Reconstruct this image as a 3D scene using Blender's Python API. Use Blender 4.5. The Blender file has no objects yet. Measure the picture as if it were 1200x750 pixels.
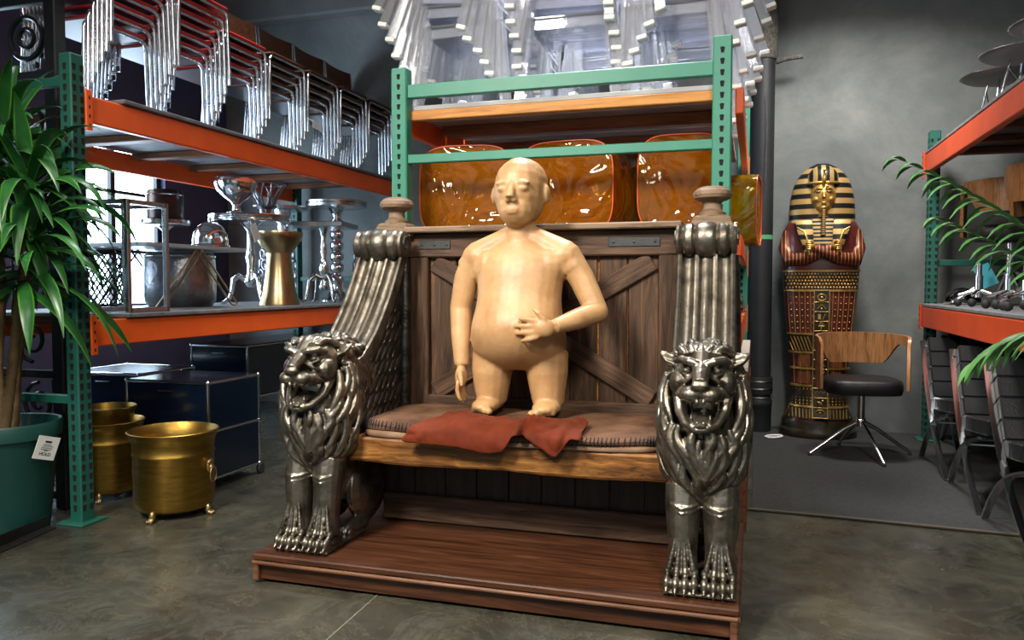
import bpy, bmesh, math, random
import numpy as np
from mathutils import Vector, Matrix, Euler
R = math.radians
PI = math.pi
rnd = random.Random(7)
scene = bpy.context.scene
COL = scene.collection

# ------------------------------------------------------------------ mesh builder
class MB:
    def __init__(s):
        s.v = []; s.f = []; s.m = []
    def add(s, vs, fs, mi=0):
        b = len(s.v)
        s.v.extend([tuple(p) for p in vs])
        s.f.extend([tuple(b + i for i in f) for f in fs])
        s.m.extend([mi] * len(fs))
        return s
    def box(s, c, d, rot=None, ch=0.0, mi=0):
        hx, hy, hz = d[0] / 2, d[1] / 2, d[2] / 2
        ch = min(ch, hx * .8, hy * .8, hz * .8)
        vs = []; fs = []
        if ch <= 0:
            for x in (-1, 1):
                for y in (-1, 1):
                    for z in (-1, 1):
                        vs.append(Vector((x * hx, y * hy, z * hz)))
            fs = [(0, 1, 3, 2), (4, 6, 7, 5), (0, 4, 5, 1), (2, 3, 7, 6), (0, 2, 6, 4), (1, 5, 7, 3)]
        else:
            idx = {}
            h = (hx, hy, hz)
            for sx in (-1, 1):
                for sy in (-1, 1):
                    for sz in (-1, 1):
                        sg = (sx, sy, sz)
                        for a in range(3):
                            p = [sg[i] * (h[i] - (0 if i == a else ch)) for i in range(3)]
                            idx[(sg, a)] = len(vs); vs.append(Vector(p))
            def face(keys): fs.append(tuple(idx[k] for k in keys))
            for a in range(3):
                b, c2 = (a + 1) % 3, (a + 2) % 3
                for sa in (-1, 1):
                    q = []
                    for sb, sc in ((-1, -1), (1, -1), (1, 1), (-1, 1)):
                        g = [0, 0, 0]; g[a] = sa; g[b] = sb; g[c2] = sc
                        q.append((tuple(g), a))
                    face(q if sa > 0 else q[::-1])
                for sb in (-1, 1):
                    for sc in (-1, 1):
                        g0 = [0, 0, 0]; g1 = [0, 0, 0]
                        g0[a] = -1; g1[a] = 1; g0[b] = g1[b] = sb; g0[c2] = g1[c2] = sc
                        g0 = tuple(g0); g1 = tuple(g1)
                        q = [(g0, b), (g1, b), (g1, c2), (g0, c2)]
                        face(q if sb * sc < 0 else q[::-1])
            for sx in (-1, 1):
                for sy in (-1, 1):
                    for sz in (-1, 1):
                        g = (sx, sy, sz)
                        q = [(g, 0), (g, 1), (g, 2)]
                        face(q if sx * sy * sz > 0 else q[::-1])
        M = Euler(rot).to_matrix() if rot else Matrix.Identity(3)
        c = Vector(c)
        return s.add([M @ v + c for v in vs], fs, mi)
    def tube(s, path, r, n=8, caps=True, squash=1.0, mi=0, closed=False, up=None, square=False):
        P = [Vector(p) for p in path]
        k = len(P)
        rr = r if isinstance(r, (list, tuple)) else [r] * k
        vs = []; fs = []
        T = []
        for i in range(k):
            if closed: t = P[(i + 1) % k] - P[i - 1]
            elif i == 0: t = P[1] - P[0]
            elif i == k - 1: t = P[-1] - P[-2]
            else: t = (P[i + 1] - P[i]).normalized() + (P[i] - P[i - 1]).normalized()
            if t.length < 1e-9: t = Vector((0, 0, 1))
            T.append(t.normalized())
        u = Vector(up) if up else (Vector((0, 0, 1)) if abs(T[0].z) < .9 else Vector((1, 0, 0)))
        u = (u - T[0] * u.dot(T[0])).normalized()
        off = PI / 4 if square else 0
        for i in range(k):
            u = u - T[i] * u.dot(T[i])
            if u.length < 1e-6: u = T[i].orthogonal()
            u.normalize()
            w = T[i].cross(u)
            for j in range(n):
                a = 2 * PI * j / n + off
                vs.append(P[i] + u * (math.cos(a) * rr[i] * squash) + w * (math.sin(a) * rr[i]))
        m = k if closed else k - 1
        for i in range(m):
            i2 = (i + 1) % k
            for j in range(n):
                j2 = (j + 1) % n
                fs.append((i * n + j, i * n + j2, i2 * n + j2, i2 * n + j))
        if caps and not closed:
            fs.append(tuple(range(n))[::-1]); fs.append(tuple((k - 1) * n + j for j in range(n)))
        return s.add(vs, fs, mi)
    def lathe(s, prof, n=24, c=(0, 0, 0), axis='z', mi=0, sx=1, sy=1, caps=True):
        vs = []; fs = []
        for (r, z) in prof:
            for j in range(n):
                a = 2 * PI * j / n
                p = (r * math.cos(a) * sx, r * math.sin(a) * sy, z)
                if axis == 'x': p = (p[2], p[0], p[1])
                elif axis == 'y': p = (p[1], p[2], p[0])
                vs.append((p[0] + c[0], p[1] + c[1], p[2] + c[2]))
        k = len(prof)
        for i in range(k - 1):
            for j in range(n):
                j2 = (j + 1) % n
                fs.append((i * n + j, i * n + j2, (i + 1) * n + j2, (i + 1) * n + j))
        if caps:
            if prof[0][0] > 1e-6: fs.append(tuple(range(n))[::-1])
            if prof[-1][0] > 1e-6: fs.append(tuple((k - 1) * n + j for j in range(n)))
        return s.add(vs, fs, mi)
    def ell(s, c, r, n=14, m=9, rot=None, mi=0):
        if not isinstance(r, (tuple, list)): r = (r, r, r)
        M = Euler(rot).to_matrix() if rot else Matrix.Identity(3)
        c = Vector(c)
        vs = [c + M @ Vector((0, 0, -r[2]))]
        for i in range(1, m):
            t = -PI / 2 + PI * i / m
            for j in range(n):
                a = 2 * PI * j / n
                vs.append(c + M @ Vector((r[0] * math.cos(t) * math.cos(a), r[1] * math.cos(t) * math.sin(a), r[2] * math.sin(t))))
        vs.append(c + M @ Vector((0, 0, r[2])))
        fs = []
        for j in range(n):
            fs.append((0, 1 + (j + 1) % n, 1 + j))
        for i in range(m - 2):
            for j in range(n):
                a = 1 + i * n + j; b = 1 + i * n + (j + 1) % n
                fs.append((a, b, b + n, a + n))
        t = len(vs) - 1; b = 1 + (m - 2) * n
        for j in range(n):
            fs.append((t, b + j, b + (j + 1) % n))
        return s.add(vs, fs, mi)
    def prism(s, poly, a0, a1, axis='y', mi=0):
        # poly in the two other axes: y -> (x,z), x -> (y,z), z -> (x,y)
        def P(p, t):
            if axis == 'y': return (p[0], t, p[1])
            if axis == 'x': return (t, p[0], p[1])
            return (p[0], p[1], t)
        n = len(poly)
        ar = sum(poly[i][0] * poly[(i + 1) % n][1] - poly[(i + 1) % n][0] * poly[i][1] for i in range(n))
        if (ar < 0) != (axis == 'y'): poly = poly[::-1]
        vs = [P(p, a0) for p in poly] + [P(p, a1) for p in poly]
        fs = [tuple(range(n))[::-1], tuple(range(n, 2 * n))]
        for i in range(n):
            j = (i + 1) % n
            fs.append((i, j, n + j, n + i))
        return s.add(vs, fs, mi)
    def loft(s, rings, mi=0, caps=True, closed=True):
        n = len(rings[0]); vs = [p for r in rings for p in r]; fs = []
        for i in range(len(rings) - 1):
            for j in range(n if closed else n - 1):
                j2 = (j + 1) % n
                fs.append((i * n + j, i * n + j2, (i + 1) * n + j2, (i + 1) * n + j))
        if caps and closed:
            fs.append(tuple(range(n))[::-1]); fs.append(tuple((len(rings) - 1) * n + j for j in range(n)))
        return s.add(vs, fs, mi)
    def xf(s, M):
        s.v = [tuple(M @ Vector(p)) for p in s.v]; return s
    def join(s, o, M=None):
        return s.add([(M @ Vector(p)) if M else p for p in o.v], o.f)
    def build(s, name, mat=None, parent=None, smooth=None, loc=None, rot=None, fix=True):
        me = bpy.data.meshes.new(name)
        me.from_pydata(s.v, [], s.f)
        mats = mat if isinstance(mat, (list, tuple)) else [mat]
        for mm in mats:
            if mm: me.materials.append(mm)
        if len(mats) > 1: me.polygons.foreach_set('material_index', s.m)
        me.update()
        if fix:
            bm = bmesh.new(); bm.from_mesh(me)
            bmesh.ops.recalc_face_normals(bm, faces=bm.faces)
            bm.to_mesh(me); bm.free()
        if smooth is not None:
            me.polygons.foreach_set('use_smooth', [True] * len(me.polygons))
            if smooth < 179: me.set_sharp_from_angle(angle=R(smooth))
        return link(name, me, parent, loc, rot)

def link(name, me, parent=None, loc=None, rot=None):
    o = bpy.data.objects.new(name, me); COL.objects.link(o)
    if parent: o.parent = parent
    if loc: o.location = loc
    if rot: o.rotation_euler = rot
    return o

def remesh(o, vox, it=2, fac=.5, smooth=True, keep=None):
    """union the overlapping shapes of a mesh into one skin"""
    m = o.modifiers.new('r', 'REMESH'); m.mode = 'VOXEL'; m.voxel_size = vox
    if it:
        k = o.modifiers.new('s', 'SMOOTH'); k.iterations = it; k.factor = fac
    dg = bpy.context.evaluated_depsgraph_get(); dg.update()
    ne = bpy.data.meshes.new_from_object(o.evaluated_get(dg))
    mats = [x for x in o.data.materials]
    o.modifiers.clear(); o.data = ne
    ne.materials.clear()
    for x in mats: ne.materials.append(x)
    ne.polygons.foreach_set('use_smooth', [True] * len(ne.polygons))
    return o

def tag(o, label=None, cat=None, group=None, kind=None):
    if label: o['label'] = label
    if cat: o['category'] = cat
    if group: o['group'] = group
    if kind: o['kind'] = kind
    return o
def thing(name, label, cat, loc=(0, 0, 0), rz=0, group=None):
    o = bpy.data.objects.new(name, None); COL.objects.link(o)
    o.empty_display_size = .1
    o.location = loc; o.rotation_euler = (0, 0, rz)
    return tag(o, label, cat, group)
KIDS = {}
def dup(root, loc, rot, label, group=None, keep=None):
    def cp(o, par):
        c = o.copy(); COL.objects.link(c)
        if par: c.parent = par
        for ch in o.children:
            if keep and ch.name.split('.')[0] not in keep: continue
            cp(ch, c)
        return c
    r = cp(root, None); r.location = loc; r.rotation_euler = rot; r['label'] = label
    if group: r['group'] = group
    return r
def struct(o): o['kind'] = 'structure'; return o

# ------------------------------------------------------------------ materials
def nodes(name):
    m = bpy.data.materials.new(name); m.use_nodes = True
    nt = m.node_tree; b = nt.nodes['Principled BSDF']
    return m, nt, b
def N(nt, t, **k):
    n = nt.nodes.new(t)
    for a, v in k.items():
        if a in n.inputs: n.inputs[a].default_value = v
        else: setattr(n, a, v)
    return n
def rgba(c): return (c[0], c[1], c[2], 1)
def coords(nt, scale=(1, 1, 1), rot=(0, 0, 0), kind='Object'):
    tc = N(nt, 'ShaderNodeTexCoord'); mp = N(nt, 'ShaderNodeMapping')
    mp.inputs['Scale'].default_value = scale; mp.inputs['Rotation'].default_value = rot
    nt.links.new(tc.outputs[kind], mp.inputs[0]); return mp.outputs[0]
def ramp(nt, fac, stops):
    r = N(nt, 'ShaderNodeValToRGB'); e = r.color_ramp.elements
    while len(e) < len(stops): e.new(.5)
    for i, (p, c) in enumerate(stops): e[i].position = p; e[i].color = rgba(c)
    nt.links.new(fac, r.inputs[0]); return r.outputs[0]
def plain(name, c, rough=.5, metal=0, c2=None, scale=8, bump=0, bscale=None, stretch=(1, 1, 1), rough2=None, coat=0, spec=None, detail=6, lo=.35, hi=.65):
    m, nt, b = nodes(name)
    b.inputs['Base Color'].default_value = rgba(c)
    b.inputs['Roughness'].default_value = rough; b.inputs['Metallic'].default_value = metal
    if coat: b.inputs['Coat Weight'].default_value = coat; b.inputs['Coat Roughness'].default_value = .1
    if spec is not None: b.inputs['Specular IOR Level'].default_value = spec
    co = coords(nt, stretch)
    if c2:
        n = N(nt, 'ShaderNodeTexNoise', Scale=scale, Detail=detail, Roughness=.6); nt.links.new(co, n.inputs['Vector'])
        nt.links.new(ramp(nt, n.outputs[0], [(lo, c), (hi, c2)]), b.inputs['Base Color'])
        if rough2 is not None:
            mr = N(nt, 'ShaderNodeMapRange'); mr.inputs[3].default_value = rough; mr.inputs[4].default_value = rough2
            mr.inputs[1].default_value = lo; mr.inputs[2].default_value = hi
            nt.links.new(n.outputs[0], mr.inputs[0]); nt.links.new(mr.outputs[0], b.inputs['Roughness'])
    if bump:
        n2 = N(nt, 'ShaderNodeTexNoise', Scale=bscale or scale, Detail=5); nt.links.new(co, n2.inputs['Vector'])
        bp = N(nt, 'ShaderNodeBump', Strength=bump, Distance=.01); nt.links.new(n2.outputs[0], bp.inputs['Height'])
        nt.links.new(bp.outputs[0], b.inputs['Normal'])
    return m
def wood(name, c1, c2, axis='z', scale=14, rough=.5, bump=.25, c3=None, spec=.28):
    m, nt, b = nodes(name)
    st = {'x': (.08, 1, 1), 'y': (1, .08, 1), 'z': (1, 1, .08)}[axis]
    co = coords(nt, st)
    n = N(nt, 'ShaderNodeTexNoise', Scale=scale * 2.6, Detail=9, Roughness=.68, Distortion=.9); nt.links.new(co, n.inputs['Vector'])
    st_ = [(.36, c1), (.56, c2)] + ([(.72, c3)] if c3 else [])
    nt.links.new(ramp(nt, n.outputs[0], st_), b.inputs['Base Color'])
    n2 = N(nt, 'ShaderNodeTexNoise', Scale=scale * 6, Detail=6); nt.links.new(co, n2.inputs['Vector'])
    bp = N(nt, 'ShaderNodeBump', Strength=bump, Distance=.006); nt.links.new(n2.outputs[0], bp.inputs['Height'])
    nt.links.new(bp.outputs[0], b.inputs['Normal'])
    b.inputs['Roughness'].default_value = rough; b.inputs['Specular IOR Level'].default_value = spec
    return m
def clear(name, tint, mixwhite, white=(1, 1, 1), gloss=.08, ior=1.45, wavy=False):
    """clear or tinted acrylic: straight-through tint, milky scatter and a fresnel reflection"""
    m, nt, b = nodes(name); nt.nodes.remove(b)
    out = [n for n in nt.nodes if n.type == 'OUTPUT_MATERIAL'][0]
    tr = N(nt, 'ShaderNodeBsdfTransparent'); tr.inputs[0].default_value = rgba(tint)
    df = N(nt, 'ShaderNodeBsdfDiffuse'); df.inputs[0].default_value = rgba(white)
    tl = N(nt, 'ShaderNodeBsdfTranslucent'); tl.inputs[0].default_value = rgba(white)
    mm = N(nt, 'ShaderNodeMixShader'); mm.inputs[0].default_value = .5
    nt.links.new(df.outputs[0], mm.inputs[1]); nt.links.new(tl.outputs[0], mm.inputs[2])
    m1 = N(nt, 'ShaderNodeMixShader'); m1.inputs[0].default_value = mixwhite
    nt.links.new(tr.outputs[0], m1.inputs[1]); nt.links.new(mm.outputs[0], m1.inputs[2])
    gl = N(nt, 'ShaderNodeBsdfGlossy', Roughness=gloss)
    fr = N(nt, 'ShaderNodeFresnel', IOR=ior)
    if wavy:
        n_ = N(nt, 'ShaderNodeTexNoise', Scale=3.2, Detail=2, Distortion=1.5); nt.links.new(coords(nt), n_.inputs['Vector'])
        bp = N(nt, 'ShaderNodeBump', Strength=.7, Distance=.08); nt.links.new(n_.outputs[0], bp.inputs['Height'])
        nt.links.new(bp.outputs[0], gl.inputs['Normal']); nt.links.new(bp.outputs[0], fr.inputs['Normal'])
    m2 = N(nt, 'ShaderNodeMixShader')
    nt.links.new(fr.outputs[0], m2.inputs[0]); nt.links.new(m1.outputs[0], m2.inputs[1]); nt.links.new(gl.outputs[0], m2.inputs[2])
    nt.links.new(m2.outputs[0], out.inputs[0])
    return m
def stripes(name, ca, cb, axis, freq, duty=.5, rough=.35, metal=.3, phase=0):
    m, nt, b = nodes(name)
    tc = N(nt, 'ShaderNodeTexCoord'); sp = N(nt, 'ShaderNodeSeparateXYZ'); nt.links.new(tc.outputs['Object'], sp.inputs[0])
    ma = N(nt, 'ShaderNodeMath', operation='MULTIPLY_ADD'); ma.inputs[1].default_value = freq; ma.inputs[2].default_value = phase
    nt.links.new(sp.outputs[axis], ma.inputs[0])
    fr = N(nt, 'ShaderNodeMath', operation='FRACT'); nt.links.new(ma.outputs[0], fr.inputs[0])
    c = ramp(nt, fr.outputs[0], [(0, ca), (duty - .03, ca), (duty + .03, cb), (.97, cb), (1, ca)])
    nt.links.new(c, b.inputs['Base Color'])
    b.inputs['Roughness'].default_value = rough; b.inputs['Metallic'].default_value = metal
    return m

M = {}
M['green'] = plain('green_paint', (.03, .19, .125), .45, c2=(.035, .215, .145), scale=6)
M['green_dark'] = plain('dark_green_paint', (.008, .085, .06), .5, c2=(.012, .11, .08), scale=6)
M['hole'] = plain('hole_black', (.004, .005, .005), .9)
M['orange'] = plain('orange_paint', (.9, .12, .014), .42, c2=(.8, .105, .014), scale=5)
M['redorange'] = plain('red_orange_paint', (.6, .07, .014), .45, c2=(.5, .055, .012), scale=5)
M['deck'] = plain('grey_deck', (.12, .12, .125), .6, c2=(.2, .2, .2), scale=12)
M['joist_lit'] = wood('lightened_joist_wood', (.16, .055, .02), (.3, .115, .045), 'x', 12)  # joist colour lightened to stand in for light missing under the deck
M['deck_lit'] = plain('lightened_deck', (.3, .3, .31), .7, c2=(.4, .4, .41), scale=5)  # deck colour lightened in place of floor bounce on its underside
M['joist'] = wood('joist_wood', (.09, .03, .012), (.2, .075, .025), 'x', 14)
M['pine'] = wood('pine_wood', (.34, .13, .026), (.52, .23, .055), 'x', 12)
M['chrome'] = plain('chrome', (.78, .79, .81), .14, 1)
M['chrome_soft'] = plain('soft_chrome', (.62, .63, .65), .26, 1, c2=(.5, .51, .53), scale=20)
M['silver'] = plain('worn_silver', (.62, .6, .57), .22, 1, c2=(.38, .37, .36), scale=9, bump=.12, bscale=30)
M['hammered'] = plain('hammered_steel', (.42, .42, .44), .3, 1, c2=(.18, .18, .2), scale=7, bump=.5, bscale=40)
M['goldmetal'] = plain('brushed_gold', (.55, .41, .22), .28, 1, c2=(.45, .33, .17), scale=8)
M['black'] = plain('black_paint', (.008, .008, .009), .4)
M['iron'] = plain('black_iron', (.012, .012, .013), .45, .4, c2=(.02, .02, .022), scale=20)
M['rubber'] = plain('rubber', (.01, .01, .01), .7)
M['navy'] = plain('navy_enamel', (.0022, .006, .016), .2, coat=.3, c2=(.003, .008, .02), scale=4)
M['leather'] = plain('black_leather', (.006, .0065, .008), .45, bump=.15, bscale=90, spec=.35)
M['redseat'] = plain('red_laminate', (.42, .016, .014), .35, c2=(.34, .013, .013), scale=6)
M['purple'] = plain('dark_red_underside', (.06, .014, .02), .45, c2=(.04, .012, .02), scale=5)
M['brownseat'] = wood('brown_seat', (.035, .011, .005), (.1, .036, .015), 'y', 14)
M['bentwood'] = wood('bent_zebra_wood', (.17, .07, .025), (.4, .19, .075), 'z', 26, rough=.3, bump=.05)
M['plinth'] = wood('plinth_wood', (.02, .0065, .003), (.066, .0235, .0105), 'x', 9, rough=.4, bump=.18, c3=(.115, .045, .021))
M['trim'] = wood('trim_wood', (.07, .027, .013), (.15, .066, .034), 'x', 14, rough=.4)
M['barn'] = wood('barn_wood', (.022, .0105, .0055), (.078, .04, .021), 'z', 11, rough=.6, bump=.5, c3=(.15, .085, .048))
M['barnx'] = wood('barn_wood_rail', (.026, .0125, .007), (.088, .047, .026), 'x', 11, rough=.6, bump=.5, c3=(.16, .095, .056))
M['seatwood'] = wood('oiled_seat_wood', (.05, .018, .006), (.2, .082, .02), 'x', 10, rough=.42, bump=.35, c3=(.38, .18, .05))
M['darkboard'] = wood('dark_boards', (.012, .008, .006), (.035, .02, .014), 'z', 12, rough=.6)
M['posttop'] = wood('weathered_post', (.075, .045, .027), (.22, .145, .09), 'x', 16, rough=.6, bump=.4)
M['pewter'] = plain('antique_pewter', (.29, .255, .205), .3, .92, c2=(.075, .064, .05), scale=13, bump=.22, bscale=40, rough2=.46)
M['wing'] = plain('carved_dark_pewter', (.1, .092, .08), .38, .9, c2=(.035, .032, .028), scale=16, bump=.4, bscale=60)
M['plate'] = plain('iron_plate', (.06, .06, .058), .4, .8, c2=(.09, .09, .088), scale=20)
M['cushion'] = plain('brown_suede', (.06, .028, .015), .8, c2=(.135, .068, .038), scale=7, bump=.4, bscale=34, detail=9, spec=.15)
M['cushion_low'] = plain('tan_suede_edge', (.15, .088, .053), .8, c2=(.22, .138, .088), scale=9, bump=.2, spec=.15)
M['stitch'] = plain('black_lacing', (.015, .01, .009), .6)
M['velvet'] = plain('rust_velvet', (.072, .0105, .003), .75, c2=(.125, .02, .006), scale=7, bump=.15, bscale=50, spec=.12)
M['velvet'].node_tree.nodes['Principled BSDF'].inputs['Sheen Weight'].default_value = .12
M['velvet'].node_tree.nodes['Principled BSDF'].inputs['Sheen Tint'].default_value = (1, .4, .25, 1)
M['clay'] = plain('tan_clay', (.33, .172, .07), .48, c2=(.48, .28, .128), scale=7, bump=.12, bscale=26, detail=8)
M['brass'] = plain('brushed_brass', (.4, .245, .05), .34, 1, c2=(.27, .155, .03), scale=6, stretch=(1, 1, 8), bump=.1, bscale=20, rough2=.42)
M['acrylic'] = clear('clear_acrylic', (.95, .96, .99), .25, (.97, .97, 1), .06, 1.75)
M['acrylic_thin'] = clear('thin_clear_acrylic', (.95, .96, .99), .22, (.95, .95, 1), .05, 1.5)
M['acrylic_cap'] = plain('white_foot_cap', (.7, .7, .66), .5)
M['amber'] = clear('amber_acrylic', (1, .78, .34), .26, (1, .38, .022), .04, 1.7, True)
M['amber_y'] = clear('yellow_acrylic', (.98, .88, .3), .22, (.9, .55, .03), .04, 1.7, True)
M['amber_rim'] = plain('red_rim', (.7, .09, .015), .3)
M['leaf'] = plain('dark_leaf', (.01, .07, .016), .34, c2=(.028, .14, .026), scale=5, stretch=(1, 1, 1))
M['leaf_lt'] = plain('light_leaf', (.025, .14, .015), .4, c2=(.085, .26, .03), scale=6)
M['palm'] = plain('palm_leaf', (.05, .17, .045), .4, c2=(.12, .3, .09), scale=6)
M['cane'] = plain('cane_bark', (.2, .12, .05), .7, c2=(.1, .06, .025), scale=14)
M['greenpot'] = plain('green_plastic', (.006, .05, .042), .45, c2=(.008, .06, .05), scale=5)
M['soil'] = plain('soil', (.015, .01, .008), .9, bump=.6, bscale=60)
M['paper'] = plain('paper', (.75, .75, .73), .7)
M['ink'] = plain('ink', (.02, .02, .02), .7)
M['teal'] = plain('teal_tag', (.05, .34, .42), .6)
M['gold'] = plain('gold_leaf', (.72, .45, .13), .36, .75, c2=(.42, .24, .06), scale=12, bump=.12, bscale=40)
M['sarcred'] = plain('dark_red_lacquer', (.11, .017, .012), .4, c2=(.055, .011, .009), scale=10, coat=.3)
M['sarcblk'] = plain('black_gold_lacquer', (.012, .011, .009), .35, .3, c2=(.05, .034, .014), scale=26, coat=.3)
M['darkpipe'] = plain('black_pipe', (.007, .0075, .01), .6, c2=(.011, .012, .014), scale=8)
M['rough_pipe'] = plain('rough_pipe', (.04, .036, .03), .8, c2=(.12, .11, .095), scale=40, bump=.6, bscale=60)
M['tape'] = plain('green_tape', (.08, .3, .13), .6)
M['veneer'] = wood('cabinet_veneer', (.06, .018, .008), (.13, .045, .02), 'y', 14, rough=.35, bump=.08)
M['cream'] = plain('cream_top', (.55, .5, .43), .5)
M['rug'] = plain('grey_carpet', (.018, .018, .017), .95, c2=(.034, .034, .032), scale=60, bump=.5, bscale=300)
M['cord'] = plain('seam_cord', (.07, .055, .04), .8)
# ------------------------------------------------------------------ the room
def concrete_floor():
    m, nt, b = nodes('polished_concrete')
    co = coords(nt)
    n1 = N(nt, 'ShaderNodeTexNoise', Scale=1.9, Detail=10, Roughness=.66, Distortion=.25); nt.links.new(co, n1.inputs['Vector'])
    c1 = ramp(nt, n1.outputs[0], [(.32, (.016, .0155, .011)), (.5, (.04, .038, .027)), (.68, (.076, .071, .05))])
    n2 = N(nt, 'ShaderNodeTexNoise', Scale=2.3, Detail=12, Roughness=.75, Distortion=2.5); nt.links.new(co, n2.inputs['Vector'])
    f = ramp(nt, n2.outputs[0], [(.478, (0, 0, 0)), (.4995, (1, 1, 1)), (.501, (1, 1, 1)), (.52, (0, 0, 0))])
    mx = N(nt, 'ShaderNodeMix', data_type='RGBA'); mx.inputs[7].default_value = (.2, .185, .14, 1)
    mu = N(nt, 'ShaderNodeMath', operation='MULTIPLY'); mu.inputs[1].default_value = .2
    nt.links.new(f, mu.inputs[0]); nt.links.new(mu.outputs[0], mx.inputs[0]); nt.links.new(c1, mx.inputs[6])
    nt.links.new(mx.outputs[2], b.inputs['Base Color'])
    n3 = N(nt, 'ShaderNodeTexNoise', Scale=5, Detail=8); nt.links.new(co, n3.inputs['Vector'])
    mr = N(nt, 'ShaderNodeMapRange'); mr.inputs[1].default_value = .3; mr.inputs[2].default_value = .7; mr.inputs[3].default_value = .2; mr.inputs[4].default_value = .42
    nt.links.new(n3.outputs[0], mr.inputs[0]); nt.links.new(mr.outputs[0], b.inputs['Roughness'])
    bp = N(nt, 'ShaderNodeBump', Strength=.1, Distance=.01); nt.links.new(n3.outputs[0], bp.inputs['Height']); nt.links.new(bp.outputs[0], b.inputs['Normal'])
    return m
def concrete_wall(name, a, bb, c):
    m, nt, b = nodes(name)
    co = coords(nt, (1, 1, 1))
    n1 = N(nt, 'ShaderNodeTexNoise', Scale=1.1, Detail=10, Roughness=.66, Distortion=.35); nt.links.new(co, n1.inputs['Vector'])
    nt.links.new(ramp(nt, n1.outputs[0], [(.3, a), (.5, bb), (.7, c)]), b.inputs['Base Color'])
    b.inputs['Roughness'].default_value = .85
    n3 = N(nt, 'ShaderNodeTexNoise', Scale=9, Detail=8); nt.links.new(co, n3.inputs['Vector'])
    bp = N(nt, 'ShaderNodeBump', Strength=.25, Distance=.012); nt.links.new(n3.outputs[0], bp.inputs['Height']); nt.links.new(bp.outputs[0], b.inputs['Normal'])
    return m
WALLM = concrete_wall('grey_concrete_wall', (.085, .094, .092), (.145, .156, .152), (.23, .24, .228))
LEFTM = concrete_wall('slate_painted_wall', (.034, .039, .078), (.044, .05, .095), (.052, .06, .11))
CEILM = plain('dark_ceiling', (.06, .06, .062), .9)
XL, XR, YB, YF, ZC = -5.2, 3.4, 6.95, -3.2, 4.5
struct(MB().box(((XL + XR) / 2, (YB + YF) / 2, -.05), (XR - XL + .4, YB - YF + .4, .1)).build('floor', concrete_floor()))
struct(MB().box(((XL + XR) / 2, YB + .1, ZC / 2), (XR - XL + .4, .2, ZC)).build('wall_back', WALLM))
struct(MB().box((XR + .1, (YB + YF) / 2, ZC / 2), (.2, YB - YF, ZC)).build('wall_right', WALLM))
struct(MB().box(((XL + XR) / 2, (YB + YF) / 2, ZC + .1), (XR - XL + .4, YB - YF + .4, .2)).build('ceiling', CEILM))
# left wall with two window openings
wins = [(3.05, 4.35, .98, 3.0), (4.92, 6.05, .98, 2.5)]
w = MB(); ys = [YF, 3.05, 4.35, 4.92, 6.05, YB]
for i in range(5):
    y0, y1 = ys[i], ys[i + 1]
    hole = [q for q in wins if abs(q[0] - y0) < 1e-6]
    if hole:
        w.box((XL - .1, (y0 + y1) / 2, hole[0][2] / 2), (.2, y1 - y0, hole[0][2]))
        w.box((XL - .1, (y0 + y1) / 2, (hole[0][3] + ZC) / 2), (.2, y1 - y0, ZC - hole[0][3]))
    else: w.box((XL - .1, (y0 + y1) / 2, ZC / 2), (.2, y1 - y0, ZC))
struct(w.build('wall_left', LEFTM))
def lit(name, c, s):
    m, nt, b = nodes(name); b.inputs['Base Color'].default_value = (.8, .85, .9, 1)
    b.inputs['Emission Color'].default_value = rgba(c); b.inputs['Emission Strength'].default_value = s; return m
M['daylight'] = lit('frosted_daylit_glass', (.6, .8, 1), 17)
for i, (y0, y1, z0, z1) in enumerate(wins):
    r = thing('window_%d' % (i + 1), None, None, (XL, (y0 + y1) / 2, z0)); struct(r)
    f = MB(); W, H = y1 - y0, z1 - z0
    for yy in (-W / 2 + .025, 0, W / 2 - .025): f.box((-.08, yy, H / 2), (.06, .05, H), ch=.004)
    for zz in (.025, H / 3, 2 * H / 3, H - .025): f.box((-.08, 0, zz), (.06, W, .05 if zz in (.025, H - .025) else .03), ch=.004)
    f.build('window_frame', M['iron'], r)
    MB().box((-.1, 0, H / 2), (.012, W, H)).build('pane', M['daylight'], r)
# concrete ledge high on the back wall
struct(MB().box((-1.6, 6.87, 3.93), (7.2, .16, .3), ch=.02).build('trim_1', concrete_wall('ledge_concrete', (.1, .1, .1), (.15, .15, .145), (.2, .2, .19))))
struct(MB().box((0, 0, .0006), (.006, 1.5, .0012)).build('trim_2', plain('floor_joint', (.13, .12, .085), .6), None, loc=(-1.36, 2.1, 0), rot=(0, 0, .03)))
# carpet in the right aisle with its edge cord
r = thing('aisle_carpet', 'flat dark grey carpet covering the right aisle floor up to the wall', 'carpet', (0, 0, 0))
MB().prism([(.0, 4.33), (1.17, 4.25), (3.3, 4.12), (3.3, 6.93), (.0, 6.93)], 0, .008, 'z').build('pile', M['rug'], r)
MB().tube([(-.02, 4.325, .009), (.35, 4.305, .01), (1.2, 4.245, .009), (3.3, 4.115, .009)], .008, 6).build('edge_binding', M['cord'], r, 60)
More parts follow.
